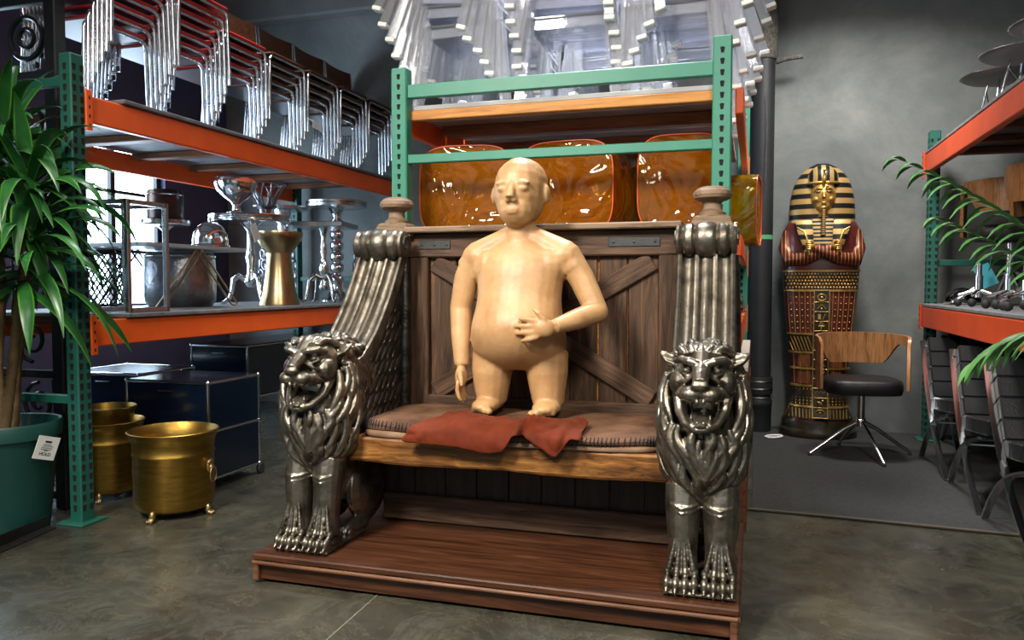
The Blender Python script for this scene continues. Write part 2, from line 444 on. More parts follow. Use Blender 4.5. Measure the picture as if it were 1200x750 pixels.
# black pipe by the back wall
r = thing('drain_pipe', 'black vertical pipe against the back wall left of the golden coffin', 'pipe', (.04, 6.72, .009))
MB().lathe([(.092, 0), (.092, 2.98)], 20).build('pipe', M['darkpipe'], r, 40)
MB().lathe([(.1, 2.98), (.112, 3.0), (.112, 4.4)], 20).build('upper_pipe', M['rough_pipe'], r, 40)
c = MB()
c.lathe([(.098, .0), (.1, .01), (.1, .2), (.105, .21), (.105, .25), (.098, .26)], 20)
c.lathe([(.104, .3), (.108, .32), (.108, .42), (.104, .44)], 20)
c.build('coupling', M['darkpipe'], r, 40)
cl = MB()
for z in (.27, .34, .4): cl.lathe([(.109, z), (.112, z + .006), (.109, z + .012)], 20, caps=False)
cl.build('clamp_band', M['chrome_soft'], r, 40)
MB().lathe([(.0945, 1.55), (.0945, 1.585)], 20, caps=False).build('green_tape', M['tape'], r, 40)
o = MB().tube([(.1, 0, 2.96), (.16, -.03, 2.97), (.24, -.03, 2.98), (.3, -.03, 2.98)], [.02, .018, .02, .016], 8).build('valve', M['rough_pipe'], r, 40)
MB().tube([(.03, -.12, 2.7), (.035, -.115, 2.4), (.03, -.118, 2.1), (.028, -.115, 1.95)], .003, 5).build('pull_chain', M['chrome_soft'], r, 40)
# white loop tag on the carpet by the pipe
t = MB()
pts = [(.075 * math.cos(a), .042 * math.sin(a), .014) for a in [2 * PI * i / 16 for i in range(16)]]
t.tube(pts, .008, 6, closed=True)
o = t.build('plastic_loop', M['paper'], None, 60, loc=(.155, 6.42, .004), rot=(0, 0, .7))
tag(o, 'small white plastic loop lying on carpet at the foot of the black pipe', 'loop')

# ------------------------------------------------------------------ pallet racks
def upright(h, wx, wy, hole_faces, dark=False):
    """hollow-looking post; rows of punched holes on the faces named"""
    b = MB().box((0, 0, h / 2), (wx, wy, h), ch=.006)
    for fc in hole_faces:
        for row in ((-.022, .022) if fc[0] == '2' else (0,)):
            z = .08
            while z < h - .04:
                s = .0125 if dark else .0105
                poly = [(row - s, z + s), (row, z + s * 1.3), (row + s, z + s), (row + s * .6, z - s * 1.4), (row - s * .6, z - s * 1.4)]
                d = fc[1:]
                if d == '+x': b.prism(poly, wx / 2, wx / 2 + .0008, 'x', 1)
                if d == '-x': b.prism(poly, -wx / 2 - .0008, -wx / 2, 'x', 1)
                if d == '-y': b.prism(poly, -wy / 2 - .0008, -wy / 2, 'y', 1)
                z += .0508
    return b
def beam_y(y0, y1, z0, z1, t=.045):
    return MB().box((0, (y0 + y1) / 2, (z0 + z1) / 2), (t, y1 - y0, z1 - z0), ch=.006)
def bracket(side):
    b = MB().box((0, 0, -.045), (.012, .04, .2), ch=.003)
    for k in range(4): b.box((side * .0065, 0, -.12 + k * .045), (.002, .008, .016), mi=1)
    return b
# --- left rack: front face toward +x
XLF = -3.2
L = thing('pallet_rack', 'long green and orange pallet rack on the left stacked with chairs and metal tables', 'shelf rack', (0, 0, 0))
for (x, y, h) in ((XLF - .035, 3.13, 2.33), (XLF - 1.1, 3.13, 2.33), (XLF - .035, 6.8, 2.33), (XLF - 1.1, 6.8, 2.33)):
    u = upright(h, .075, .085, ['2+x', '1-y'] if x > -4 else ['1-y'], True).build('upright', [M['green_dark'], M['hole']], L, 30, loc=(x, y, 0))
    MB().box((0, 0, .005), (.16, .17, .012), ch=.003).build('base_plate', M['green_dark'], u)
for y in (3.13, 6.8):
    for z in (.62, 1.25, 2.2): MB().box((XLF - .57, y, z), (1.0, .035, .045), ch=.004).build('strut', M['green_dark'], L)
for (z0, z1) in ((2.0, 2.135), (.885, 1.02)):
    for x in (XLF + .012, XLF - 1.13):
        bmo = beam_y(3.17, 6.77, z0, z1).build('beam', M['orange'], L, loc=(x, 0, 0))
        if x > -4:
            for y in (3.155, 6.78):
                bracket(1).build('beam_bracket', [M['orange'], M['hole']], bmo, loc=(.028, y, z1 - .03))
    MB().box((XLF - .53, 5.07, z1 + .014), (1.17, 3.4, .022), ch=.004).build('shelf_deck', M['deck'], L)
    for i in range(6):
        y = 3.5 + i * .6
        MB().box((XLF - .56, y, z1 - .022), (1.06, .09, .042), ch=.004).build('joist', M['joist'], L)
# --- right rack: front face toward -x
XRF = 1.24
Rk = thing('pallet_rack', 'green and orange pallet rack along the right aisle holding wooden backed swivel chairs', 'shelf rack', (0, 0, .0095))
for (x, y, h) in ((XRF + .035, 6.66, 2.34), (XRF + 1.1, 6.66, 2.34), (XRF + 1.1, 3.66, 2.34), (XRF + .035, 3.66, 2.34)):
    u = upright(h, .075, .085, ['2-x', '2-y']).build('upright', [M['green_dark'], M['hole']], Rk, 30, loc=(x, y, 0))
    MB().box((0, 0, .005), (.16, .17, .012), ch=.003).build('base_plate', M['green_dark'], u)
for z in (.3, 1.35, 2.2): MB().box((XRF + .57, 6.66, z), (1.0, .035, .045), ch=.004).build('strut', M['green_dark'], Rk)
for (z0, z1) in ((2.02, 2.16), (.87, 1.02)):
    for x in (XRF - .012, XRF + 1.13):
        bmo = beam_y(3.7, 6.62, z0, z1).build('beam', M['redorange'], Rk, loc=(x, 0, 0))
        if x < 2: bracket(-1).build('beam_bracket', [M['redorange'], M['hole']], bmo, loc=(-.028, 6.63, z1 - .03))
    MB().box((XRF + .55, 5.16, z1 + .014), (1.17, 2.94, .022), ch=.004).build('shelf_deck', M['deck'], Rk)
    for i in range(6):
        MB().box((XRF + .56, 3.9 + i * .5, z1 - .022), (1.06, .09, .042), ch=.004).build('joist', M['joist'], Rk)
# --- centre rack: end frame toward the camera
CX0, CX1, CY0, CY1 = -1.765, -.155, 3.79, 6.12
Ck = thing('pallet_rack', 'green framed pallet rack behind the lion bench loaded with clear acrylic chairs', 'shelf rack', (0, 0, 0))
for (x, y, h) in ((CX0, CY0, 2.31), (CX1, CY0, 2.33), (CX0, CY1, 2.62), (CX1 + .06, CY1, 2.62)):
    b = upright(h, .085, .075, ['1-y'])
    u = b.build('upright', [M['green'], M['hole']], Ck, 30, loc=(x, y, 0))
    MB().box((0, 0, .005), (.16, .16, .012), ch=.003).build('base_plate', M['green'], u)
for y in (CY0, CY1):
    for (z, t) in ((2.19, .068), (1.845, .046), (.9, .05), (.3, .05)):
        MB().box(((CX0 + CX1) / 2, y, z), (CX1 - CX0 - .08, .04, t), ch=.004).build('strut', M['green'], Ck)
for (z0, z1, dk) in ((1.99, 2.11, 1), (1.33, 1.43, 1), (.885, 1.02, 1)):
    for x in (CX0 - .01, CX1 + .075):
        bmo = beam_y(CY0 - .01 if x < -1 else CY0 + .06, CY1 + .02, z0, z1, .04).build('beam', M['orange'], Ck, loc=(x, 0, 0))
        if x > -1: bracket(1).build('beam_bracket', [M['orange'], M['hole']], bmo, loc=(.025, CY1, z1 - .03))
    if z0 > 1.9:
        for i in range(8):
            MB().box(((CX0 + CX1) / 2, CY0 + .17 + i * .29, 2.1 + .014), (CX1 - CX0 + .02, .27, .026), ch=.004).build('deck_board', M['deck_lit'], Ck)
        MB().box(((CX0 + CX1) / 2, CY0 + .045, 2.075), (CX1 - CX0 - .06, .045, .05), ch=.004).build('front_ledger', M['pine'], Ck)
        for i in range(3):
            MB().box(((CX0 + CX1) / 2, CY0 + .5 + i * .6, 2.075), (CX1 - CX0 - .08, .09, .05), ch=.004).build('joist', M['joist_lit'], Ck)
    else:
        MB().box(((CX0 + CX1) / 2 + .02, 4.97, z1 + .012), (CX1 - CX0 + .12, 2.2, .02), ch=.004).build('shelf_deck', M['deck'], Ck)
# --- veneered cabinet behind the bench
r = thing('low_cabinet', 'dark veneer cabinet with cream top standing behind the right lion', 'cabinet', (-.075, 4.9, 0))
MB().box((-.02, .02, .39), (.14, 1.98, .78), ch=.004).build('carcass', M['veneer'], r)
MB().box((-.02, .02, .79), (.136, 1.97, .02), ch=.002).build('cream_top', M['cream'], r)
MB().box((.053, .3, .64), (.006, .5, .02), ch=.002).build('handle', M['veneer'], r)
# ------------------------------------------------------------------ platform under the bench
r = thing('wooden_platform', 'low dark stained wooden platform with beaded edge carrying the lion bench', 'platform', (-.977, 2.69, 0))
PW, PD = 1.875, .995
MB().box((0, PD / 2 + .004, .05), (PW - .008, PD - .008, .075), ch=.003).build('riser', M['plinth'], r)
MB().box((0, PD / 2 + .03, .008), (PW - .07, PD - .08, .016)).build('recessed_base', M['black'], r)  # black set-back strip paints in the shadow under the platform's lower edge
MB().box((0, PD / 2, .104), (PW + .012, PD + .012, .026), ch=.005).build('top_board', M['plinth'], r)
t = MB()
t.tube([(-PW / 2, -.008, .084), (PW / 2, -.008, .084)], .0085, 8)
t.tube([(-PW / 2, -.008, .084), (-PW / 2, PD, .084)], .0085, 8)
t.tube([(PW / 2, -.008, .084), (PW / 2, PD, .084)], .0085, 8)
t.build('bead_trim', M['trim'], r, 60)
for s in (-1, 1):
    MB().box((s * (PW / 2 - .012), -.0, .047), (.026, .026, .07), ch=.004).build('corner_strip', M['trim'], r)

# ------------------------------------------------------------------ lion bench
BX, BY, BZ = -.953, 2.9, .1225
B = thing('lion_bench', 'ornate wooden throne bench with two seated pewter lions as arm supports', 'bench', (BX, BY, BZ))

def lion_body():
    b = MB(); h = MB()
    # head: skull, brow, muzzle, open jaw
    h.ell((0, -.03, .77), (.078, .088, .082))
    h.ell((0, -.025, .822), (.06, .065, .036))
    for s in (-1, 1):
        h.ell((s * .058, -.062, .738), (.03, .042, .042))
        h.tube([(s * .012, -.13, .80), (s * .03, -.128, .808), (s * .052, -.108, .812), (s * .07, -.08, .802)], [.011, .0135, .013, .008], 8)
        h.ell((s * .038, -.1, .778), (.0185, .014, .0135))
        h.tube([(s * .018, -.122, .772), (s * .037, -.121, .765), (s * .058, -.1, .772)], [.004, .006, .004], 6)
        h.tube([(s * .02, -.13, .765), (s * .042, -.12, .748), (s * .062, -.09, .735)], [.006, .009, .006], 6)
        h.ell((s * .024, -.152, .716), (.029, .032, .024), rot=(.15, 0, 0))
        h.ell((s * .044, -.128, .714), (.02, .03, .022))
        for k in range(3):
            h.tube([(s * (.022 + .012 * k), -.178 + .014 * k, .733 - .002 * k), (s * (.046 + .008 * k), -.148 + .012 * k, .72 - .004 * k), (s * (.054 + .008 * k), -.118 + .012 * k, .70)], [.0025, .0055, .003], 6)
        h.tube([(s * .06, -.045, .705), (s * .054, -.085, .652), (s * .038, -.125, .622), (s * .012, -.15, .612)], [.022, .017, .0135, .012], 8)
        h.tube([(s * .07, .0, .79), (s * .09, -.006, .803), (s * .107, -.01, .816), (s * .12, -.006, .826)], [.02, .021, .014, .003], 10, squash=.55, up=(0, 1, 0))
        h.tube([(s * .076, -.018, .786), (s * .098, -.02, .796), (s * .116, -.012, .818)], [.008, .005, .002], 7)
        h.tube([(s * .025, -.158, .70), (s * .025, -.158, .688), (s * .024, -.156, .678)], [.006, .0045, .0015], 7)
        h.tube([(s * .024, -.142, .62), (s * .024, -.147, .642), (s * .024, -.147, .654)], [.007, .005, .002], 7)
        h.ell((s * .008, -.174, .694), (.0065, .006, .01))
        h.ell((s * .008, -.153, .628), (.0065, .006, .009))
    h.tube([(0, -.08, .818), (0, -.115, .79), (0, -.155, .765), (0, -.178, .748)], [.03, .025, .022, .02], 10)
    h.ell((0, -.18, .742), (.025, .013, .014)); h.ell((0, -.168, .725), (.007, .01, .014))
    h.ell((0, -.136, .608), (.03, .024, .014)); h.ell((0, -.10, .618), (.036, .04, .011))
    h.ell((0, -.045, .665), (.042, .03, .05))
    b.join(h, Matrix.Translation((0, -.03, .775)) @ Matrix.Diagonal((1.33, 1.18, 1.16, 1)) @ Matrix.Translation((0, .03, -.775)))
    # neck, chest, trunk
    b.ell((0, .05, .66), (.1, .12, .17)); b.ell((0, .0, .53), (.106, .105, .16))
    b.ell((0, .0, .40), (.108, .1, .13))
    b.ell((0, .14, .5), (.1, .14, .22)); b.ell((0, .22, .3), (.1, .2, .2))
    for s in (-1, 1):
        b.ell((s * .064, -.02, .335), (.062, .08, .1))
        b.tube([(s * .066, -.03, .36), (s * .066, -.05, .28), (s * .065, -.055, .2), (s * .064, -.055, .12), (s * .064, -.06, .05)], [.064, .062, .056, .051, .056], 16)
        for k in (-1.5, -.5, .5, 1.5):
            b.tube([(s * .065 + k * .014, -.098, .2), (s * .064 + k * .02, -.108, .14), (s * .064 + k * .028, -.122, .08)], [.004, .0075, .0115], 6)
        for zz in (.272, .29):
            b.tube([(s * .0, -.06, zz + .016), (s * .03, -.098, zz + .005), (s * .066, -.114, zz), (s * .105, -.092, zz + .01), (s * .128, -.045, zz + .03)], [.004, .0055, .006, .0055, .004], 6)
        b.ell((s * .064, -.06, .025), (.06, .075, .03))
        for k in range(4):
            x = s * .064 + (k - 1.5) * .031; dy = .008 if k in (0, 3) else 0
            b.ell((x, -.122 + dy, .066), (.0145, .02, .019)); b.ell((x, -.15 + dy, .034), (.0155, .026, .028), rot=(-.35, 0, 0))
            b.tube([(x, -.165 + dy, .026), (x, -.182 + dy, .015), (x, -.186 + dy, .004)], [.0085, .006, .002], 6)
        b.ell((s * .075, .27, .18), (.055, .17, .165)); b.ell((s * .085, .15, .035), (.04, .11, .034))
        for k in range(3): b.ell((s * .085 + (k - 1) * .025, .055, .024), (.0135, .026, .022))
    b.box((0, .0, .0045), (.245, .32, .009))
    return b
def lock(b, path, r, n=8, sq=.95, up=None):
    k = len(path); rr = [r * (.5 + .5 * min(1, i / (k * .35))) * (1 - (i / (k - 1)) ** 2.6) + .0012 for i in range(k)]
    b.tube(path, rr, n, squash=sq, up=up)
def lion_mane(seed):
    q = random.Random(seed); b = MB()
    # hanging chest locks: S curved, in overlapping rows, ending in pointed curls
    def surf(phi, z):
        t = min(1, max(0, (z - .28) / .5))
        w_ = math.sin(PI * (.18 + .64 * t))
        k = min(1, max(.35, (z - .2) / .2))
        rx = (.085 + .045 * w_) * k; ry = (.1 + .035 * w_) * k
        return Vector((rx * math.sin(phi), .022 - ry * math.cos(phi), z))
    rows = [(.40, .12, 9, .006, .019), (.47, .17, 11, .01, .021), (.555, .19, 13, .016, .022), (.64, .2, 14, .021, .021), (.71, .2, 14, .02, .019)]
    for (z0, ln, cnt, out, rad) in rows:
        for i in range(cnt):
            u = (i + .5) / cnt * 2 - 1
            phi = u * 2.0 + q.uniform(-.05, .05)
            zs = z0 + .045 * abs(u) + q.uniform(-.02, .02)
            L = ln * q.uniform(.85, 1.15)
            if z0 > .6 and abs(u) < .45: zs -= (z0 - .565); L *= .8
            sg = 1 if u > 0 else -1
            am = q.uniform(.1, .24); ph = q.uniform(-.8, .8) + (0 if sg > 0 else PI)
            pts = []
            for k in range(12):
                t = k / 11
                p = phi * (1 - .22 * t) + am * math.sin(ph + t * 5.2) * (.5 + .5 * t)
                v = surf(p, zs - L * t)
                d = Vector((math.sin(p), -math.cos(p), 0))
                pts.append(v + d * (out + .009 * math.sin(t * PI)))
            lock(b, pts, rad * q.uniform(.8, 1.1), up=(math.sin(phi), -math.cos(phi), 0))
    # locks swept back from the cheeks and crown
    for lay in range(4):
        for i in range(14):
            a = R(-35 + i * 250 / 13 + (lay % 2) * 9)
            cx, cz = math.cos(a), math.sin(a)
            am = q.uniform(-.02, .02); y0 = .0 + lay * .035
            pts = []
            for k in range(9):
                t = k / 8
                rad = .094 + .028 * math.sin(t * PI * .6) + lay * .002
                pts.append(Vector((cx * rad * 1.08 + am * math.sin(t * 4) * abs(cz), y0 + t * .09, .752 + cz * rad * .98 - t * t * (.12 if cz < .35 else .04))))
            lock(b, pts, .019, up=(cx, 0, cz))
    # forelock tufts over the brow
    for i in range(9):
        x = (i - 4) * .02
        c = 1 if i % 2 else -1
        pts = [Vector((x * .7 + c * .008 * math.sin(k * .9) + x * .09 * k, -.1 + .021 * k, .842 + .026 * math.sin(min(1, k / 4) * PI * .6) - .0014 * k * k - abs(x) * .12)) for k in range(8)]
        lock(b, pts, .0165)
    for s in (-1, 1):
        for i in range(6):
            y0 = .01 + i * .036
            pts = []
            for k in range(10):
                t = k / 9
                pts.append(Vector((s * (.108 + .022 * math.sin(t * PI * .8)), y0 + .025 * math.sin(t * 5 + i) + t * .01, .78 - t * (.34 - i * .03))))
            lock(b, pts, .024, up=(s, 0, 0))
    return b
def scroll_arm(parent, x0, dx):
    A = MB()
    cur = [(.085, .73), (.14, .755), (.2, .80), (.26, .855), (.32, .925), (.38, 1.005), (.43, 1.085), (.475, 1.165), (.51, 1.235)]
    half = [(.118, -.03), (.119, .01), (.115, .02), (.106, .024), (.098, .02), (.094, .01), (.088, .004), (.078, .0), (.066, .001), (.056, .006), (.051, .014), (.045, .021), (.036, .023), (.028, .02), (.023, .012), (.016, .008), (.008, .012)]
    xs = [(-a, o) for a, o in half] + [(0, .014)] + half[::-1]
    rings = []
    for i, (y, z) in enumerate(cur):
        a = cur[max(0, i - 1)]; c = cur[min(len(cur) - 1, i + 1)]
        t = Vector((0, c[0] - a[0], c[1] - a[1])).normalized(); n = Vector((0, -t.z, t.y))
        f = .84 + .16 * (i / 8) if False else 1
        rings.append([Vector((x * f + dx * i / 8, y, z)) + n * o for x, o in xs])
    A.loft(rings)
    o = A.build('scroll_arm', M['pewter'], parent, 35, loc=(x0, 0, 0))
    # rolled top
    prof = [(.02, -.138), (.05, -.138), (.062, -.134), (.066, -.122), (.06, -.112), (.056, -.106), (.066, -.098), (.071, -.084), (.071, -.064), (.064, -.054), (.058, -.05), (.068, -.042), (.075, -.028), (.077, 0)]
    prof = prof + [(p[0], -p[1]) for p in prof[-2::-1]]; prof = [(p[0], p[1] * .9) for p in prof]
    rb = MB().lathe(prof, 28, (dx, .495, 1.262), 'x')
    for s in (-1, 1):
        sp = [(dx + s * .125, .495 + (.05 - .0042 * k) * math.cos(k * .62), 1.262 + (.05 - .0042 * k) * math.sin(k * .62)) for k in range(11)]
        rb.tube(sp, .0055, 6)
    rb.build('roll', M['pewter'], o, 35)
    # solid side below the scroll, carved as a folded wing
    poly = [(.085, .45), (.085, .715)] + [(y + .012, z - .012) for y, z in cur[1:]] + [(.60, 1.235), (.60, .33), (.12, .33)]
    w = MB().prism(poly, -.1, .1, 'x')
    for s in (-1, 1):
        for row in range(9):
            for k in range(7):
                t = row / 8
                y = .13 + k * .055 + .02 * (row % 2); z = .50 + row * .068
                zc = np.interp(y, [c[0] for c in cur], [c[1] for c in cur]) - .05
                if z > zc or y > .5: continue
                w.ell((s * .1, y, z), (.012, .02, .062), 8, 6, rot=(-.75, 0, 0))
        w.tube([(s * .098, .555, .42), (s * .104, .55, .7), (s * .104, .56, .95), (s * .098, .575, 1.2)], [.03, .034, .03, .022], 8)
    w.build('wing', M['wing'], o, 50, loc=(dx * .5, 0, 0))
    return o
lb = remesh(lion_body().build('lion', M['pewter'], None), .0042, 3, .5)
mm = remesh(lion_mane(3).build('mane', M['pewter'], lb), .0032, 1, .3)
tg = MB().tube([(0, -.06, .64), (0, -.11, .622), (0, -.155, .612), (0, -.186, .594)], [.03, .036, .034, .016], 10, squash=.4)
tg.build('tongue', M['pewter'], lb, 60)
for s in (-1, 1): MB().ell((s * .0505, -.1235, .7785), (.0165, .0115, .0125)).build('eye', M['pewter'], lb, 180)
lb.parent = B; lb.location = (-.782, 0, 0)
l2 = lb.copy(); COL.objects.link(l2); l2.parent = B; l2.location = (.782, 0, 0)
for ch in list(lb.children):
    c = ch.copy(); COL.objects.link(c); c.parent = l2
tag(lb, 'left pewter lion with open mouth'); tag(l2, 'right pewter lion with open mouth')
scroll_arm(B, -.765, .03); scroll_arm(B, .772, -.015)
# corner posts with turned finials
for s in (-1, 1):
    p = MB().box((0, 0, .62), (.13, .1, 1.24), ch=.006)
    p.box((0, -.0, 1.315), (.2, .15, .03), ch=.008)
    rr = [((.088, .065), 1.33), ((.075, .058), 1.365), ((.06, .05), 1.372)]
    rings = [[(sx * a[0], sy * a[1], z) for sx, sy in ((-1, -1), (1, -1), (1, 1), (-1, 1))] for a, z in rr]
    p.loft(rings)
    q = p.build('corner_post', M['posttop'], B, 30, loc=(-.722 if s < 0 else .772, .635, 0))
    MB().lathe([(.056, 1.37), (.058, 1.385), (.046, 1.392), (.04, 1.40), (.039, 1.425), (.045, 1.434), (.062, 1.438), (.078, 1.448), (.083, 1.462), (.078, 1.478), (.066, 1.486), (.064, 1.49), (.045, 1.497), (0, 1.5)], 28).build('finial', M['posttop'], q, 35)
# back of the bench
bk = MB()
bk.box((0, .63, 1.262), (1.37, .055, .115), ch=.006); bk.box((0, .63, .48), (1.3, .05, .13), ch=.006)
b0 = bk.build('backrest', M['barnx'], B, 30)
MB().box((0, .605, 1.335), (1.30, .11, .028), ch=.005).build('cap_rail', M['posttop'], b0)
for s in (-1, 1): MB().box((s * .595, .628, .81), (.095, .05, .79), ch=.006).build('stile', M['barn'], b0)
MB().box((0, .657, .81), (1.1, .012, .8)).build('backing_board', M['pine'], b0)
nb = 8; wbd = 1.095 / nb
for i in range(nb):
    MB().box((-.5475 + wbd * (i + .5), .643, .81), (wbd - (.011 if i in (1, 3, 5, 6) else .003), .018, .79), ch=.003).build('board', M['barn'], b0)
def brace(xa, za, xb, zb, y):
    L = math.hypot(xb - xa, zb - za); a = math.atan2(zb - za, xb - xa)
    MB().box((0, 0, 0), (L, .026, .088), ch=.005).build('brace', M['barnx'], b0, None, loc=((xa + xb) / 2, y, (za + zb) / 2), rot=(0, -a, 0))
brace(-.52, 1.18, .52, .56, .627); brace(-.52, .56, -.06, .84, .6275); brace(.06, .91, .52, 1.18, .6275)
for xa, wv in ((-.51, .16), (.44, .23)):
    pl = MB().box((xa, .6005, 1.265), (wv, .006, .042), ch=.002)
    for k in (-.4, 0, .4): pl.ell((xa + k * wv, .597, 1.265), (.006, .003, .006), 8, 5)
    pl.build('iron_plate', M['plate'], b0, 40)
# seat plank with a slightly wavy sawn front
sp = MB(); rings = []
for i in range(41):
    x = -.672 + i * 1.344 / 40
    f = .004 * math.sin(i * .7) + .003 * math.sin(i * 1.9 + 1); g = .004 * math.sin(i * .31 + 2)
    rings.append([(x, .05 + f, .335 + g), (x, .044 + f, .345 + g), (x, .044 + f, .43), (x, .05 + f, .438), (x, .60, .438), (x, .60, .335)])
sp.loft(rings); sp.build('seat_plank', M['seatwood'], B, 30)
for i in range(9):
    MB().box((-.6 + i * .15, .4, .17), (.146, .02, .33), ch=.003).build('riser_board', M['darkboard'], B)
MB().box((0, .372, .062), (1.34, .03, .12), ch=.006).build('base_rail', M['barnx'], B)

# ------------------------------------------------------------------ leather pad, cloth, figure
def outline(d, n=96, w=.636, dep=.28):
    pts = []
    for i in range(n):
        a = 2 * PI * i / n
        c, s_ = math.cos(a), math.sin(a)
        e = 2 / 7
        x = (w - d) * math.copysign(abs(c) ** e, c); y = (dep - d) * math.copysign(abs(s_) ** e, s_)
        pts.append((x, y))
    return pts
def padz(x, y): return .034 * (y / .29 * .5 + .5) + .022 * max(0, -x / .65) ** 1.5 + .005 * math.sin(x * 9 + 1.3) + .004 * math.sin(x * 17 + y * 8)
def pad(z0, th, grow, seed):
    b = MB(); rings = []
    for d, f in ((.03, 0), (.006, .0), (0, .25), (0, .7), (.006, .95), (.03, 1.12), (.07, 1.25), (.13, 1.3), (.2, 1.3), (.27, 1.28)):
        rg = []
        for x, y in outline(d):
            yy = y
            if y < 0: yy = y - (.012 * math.sin(x * 7 + seed) + .01 * math.sin(x * 13 + seed * 2)) - grow * (1 - abs(x) / .65)
            rg.append((x, yy, z0 + (padz(x, yy) * (.35 + .65 * f) if f > 0 else 0) * (1 if th > .03 else .35) + th * f))
        rings.append(rg)
    b.loft(rings)
    return b
LP = thing('leather_pad', 'folded brown suede leather pad with black laced edge on the bench seat', 'seat pad', (BX, BY + .315, BZ + .4392))
pad(0, .022, .0, 1.0).build('under_layer', M['cushion_low'], LP, 60)
tp = pad(.026, .024, .012, 1.6); tp.build('top_layer', M['cushion'], LP, 60)
lc = MB(); edge = []
for (x, y) in outline(-.002):
    if y < -.05 and abs(x) < .628:
        yy = y - (.012 * math.sin(x * 7 + 1.6) + .01 * math.sin(x * 13 + 3.2)) - .012 * (1 - abs(x) / .65) if y < 0 else y
        edge.append((x, yy + .003, .026 + padz(x, yy) * .5 + .014))
edge.sort(key=lambda p: p[0])
den = []
for i in range(len(edge) - 1):
    a, c = Vector(edge[i]), Vector(edge[i + 1]); k = max(1, int((c - a).length / .013))
    for j in range(k): den.append(a.lerp(c, j / k))
for i, p in enumerate(den):
    if i + 1 < len(den):
        lc.tube([p + Vector((0, .002, -.016)), p + Vector((.004, -.004, .002)), p + Vector((.006, .006, .02))], .0026, 5)
lc.tube(den, .0022, 5)
lc.build('lacing', M['stitch'], LP, 60)

# velvet cloth: draped over the pad's front edge, rolled fold at its right
def seat_top(X, Y):
    x = X - BX; y = Y - (BY + .315)
    return BZ + .4392 + .026 + padz(x, y) + .024 * 1.3
def cloth():
    b = MB(); nu, nv = 64, 34
    top = [(0, -1.262, 3.02), (.12, -1.235, 3.09), (.28, -1.16, 3.13), (.5, -.97, 3.08), (.7, -.8, 3.08), (.9, -.675, 3.15), (1, -.635, 3.1)]
    bot = [(0, -1.352, .565), (.15, -1.25, .558), (.3, -1.12, .556), (.45, -1.0, .535), (.55, -.93, .545), (.62, -.89, .60), (.70, -.85, .615), (.78, -.77, .57), (.84, -.715, .535), (.92, -.675, .59), (1, -.625, .655)]
    vs = []; P = []
    for i in range(nu + 1):
        u = i / nu
        tx = np.interp(u, [p[0] for p in top], [p[1] for p in top]); ty = np.interp(u, [p[0] for p in top], [p[2] for p in top])
        bx_ = np.interp(u, [p[0] for p in bot], [p[1] for p in bot]); bz_ = np.interp(u, [p[0] for p in bot], [p[2] for p in bot])
        yl = 2.905
        zl = seat_top(bx_, 2.96) - .01
        drop = max(.0, zl - bz_)
        run = ty - yl
        L = run + drop
        for j in range(nv + 1):
            v = j / nv; s = v * L
            x = tx + (bx_ - tx) * v
            if s < run:
                Y = ty - s; z = seat_top(x, max(Y, 2.96)) + .014 - max(0, 2.96 - Y) * .35
            else:
                Y = yl - .006 - .012 * math.sin((s - run) * 30); z = seat_top(x, 2.96) + .014 - .02 - (s - run)
            w = .0025 * math.sin(x * 30 + v * 6) + .003 * math.sin(x * 55 - v * 11) ** 3 + .002 * math.sin(v * 14 - x * 22)
            w += .006 * math.exp(-((x + 1.05 + .25 * v) / .018) ** 2) + .007 * math.exp(-((x + .98 - .2 * v) / .014) ** 2) + .006 * math.exp(-((x + 1.24 - .12 * v) / .016) ** 2) + .006 * math.exp(-((x + .73 + .1 * v) / .012) ** 2)
            ridge = .045 * math.exp(-((x - (-.87 + .1 * (1 - v))) / .016) ** 2) * min(1, v * 1.6) + .016 * math.exp(-((x - (-.66 - .06 * v)) / .022) ** 2) + .014 * math.exp(-((x - (-1.17 + .05 * v)) / .03) ** 2)
            if s < run: z += abs(w) + ridge
            else: Y -= abs(w) * 1.5 + ridge * .8; z += ridge * .2
            vs.append(Vector((x, Y, z)))
    n = nv + 1; m_ = len(vs); off = Vector((0, -.003, -.005))
    fs = []
    for i in range(nu):
        for j in range(nv): fs.append((i * n + j, i * n + j + 1, (i + 1) * n + j + 1, (i + 1) * n + j))
    b.add(vs, fs)
    return b
o = cloth().build('velvet_cloth', M['velvet'], None, 180, fix=True)
sm = o.modifiers.new('thick', 'SOLIDIFY'); sm.thickness = .006; sm.offset = 1
tag(o, 'crumpled rust brown velvet cloth draped over the front of the leather pad', 'cloth')

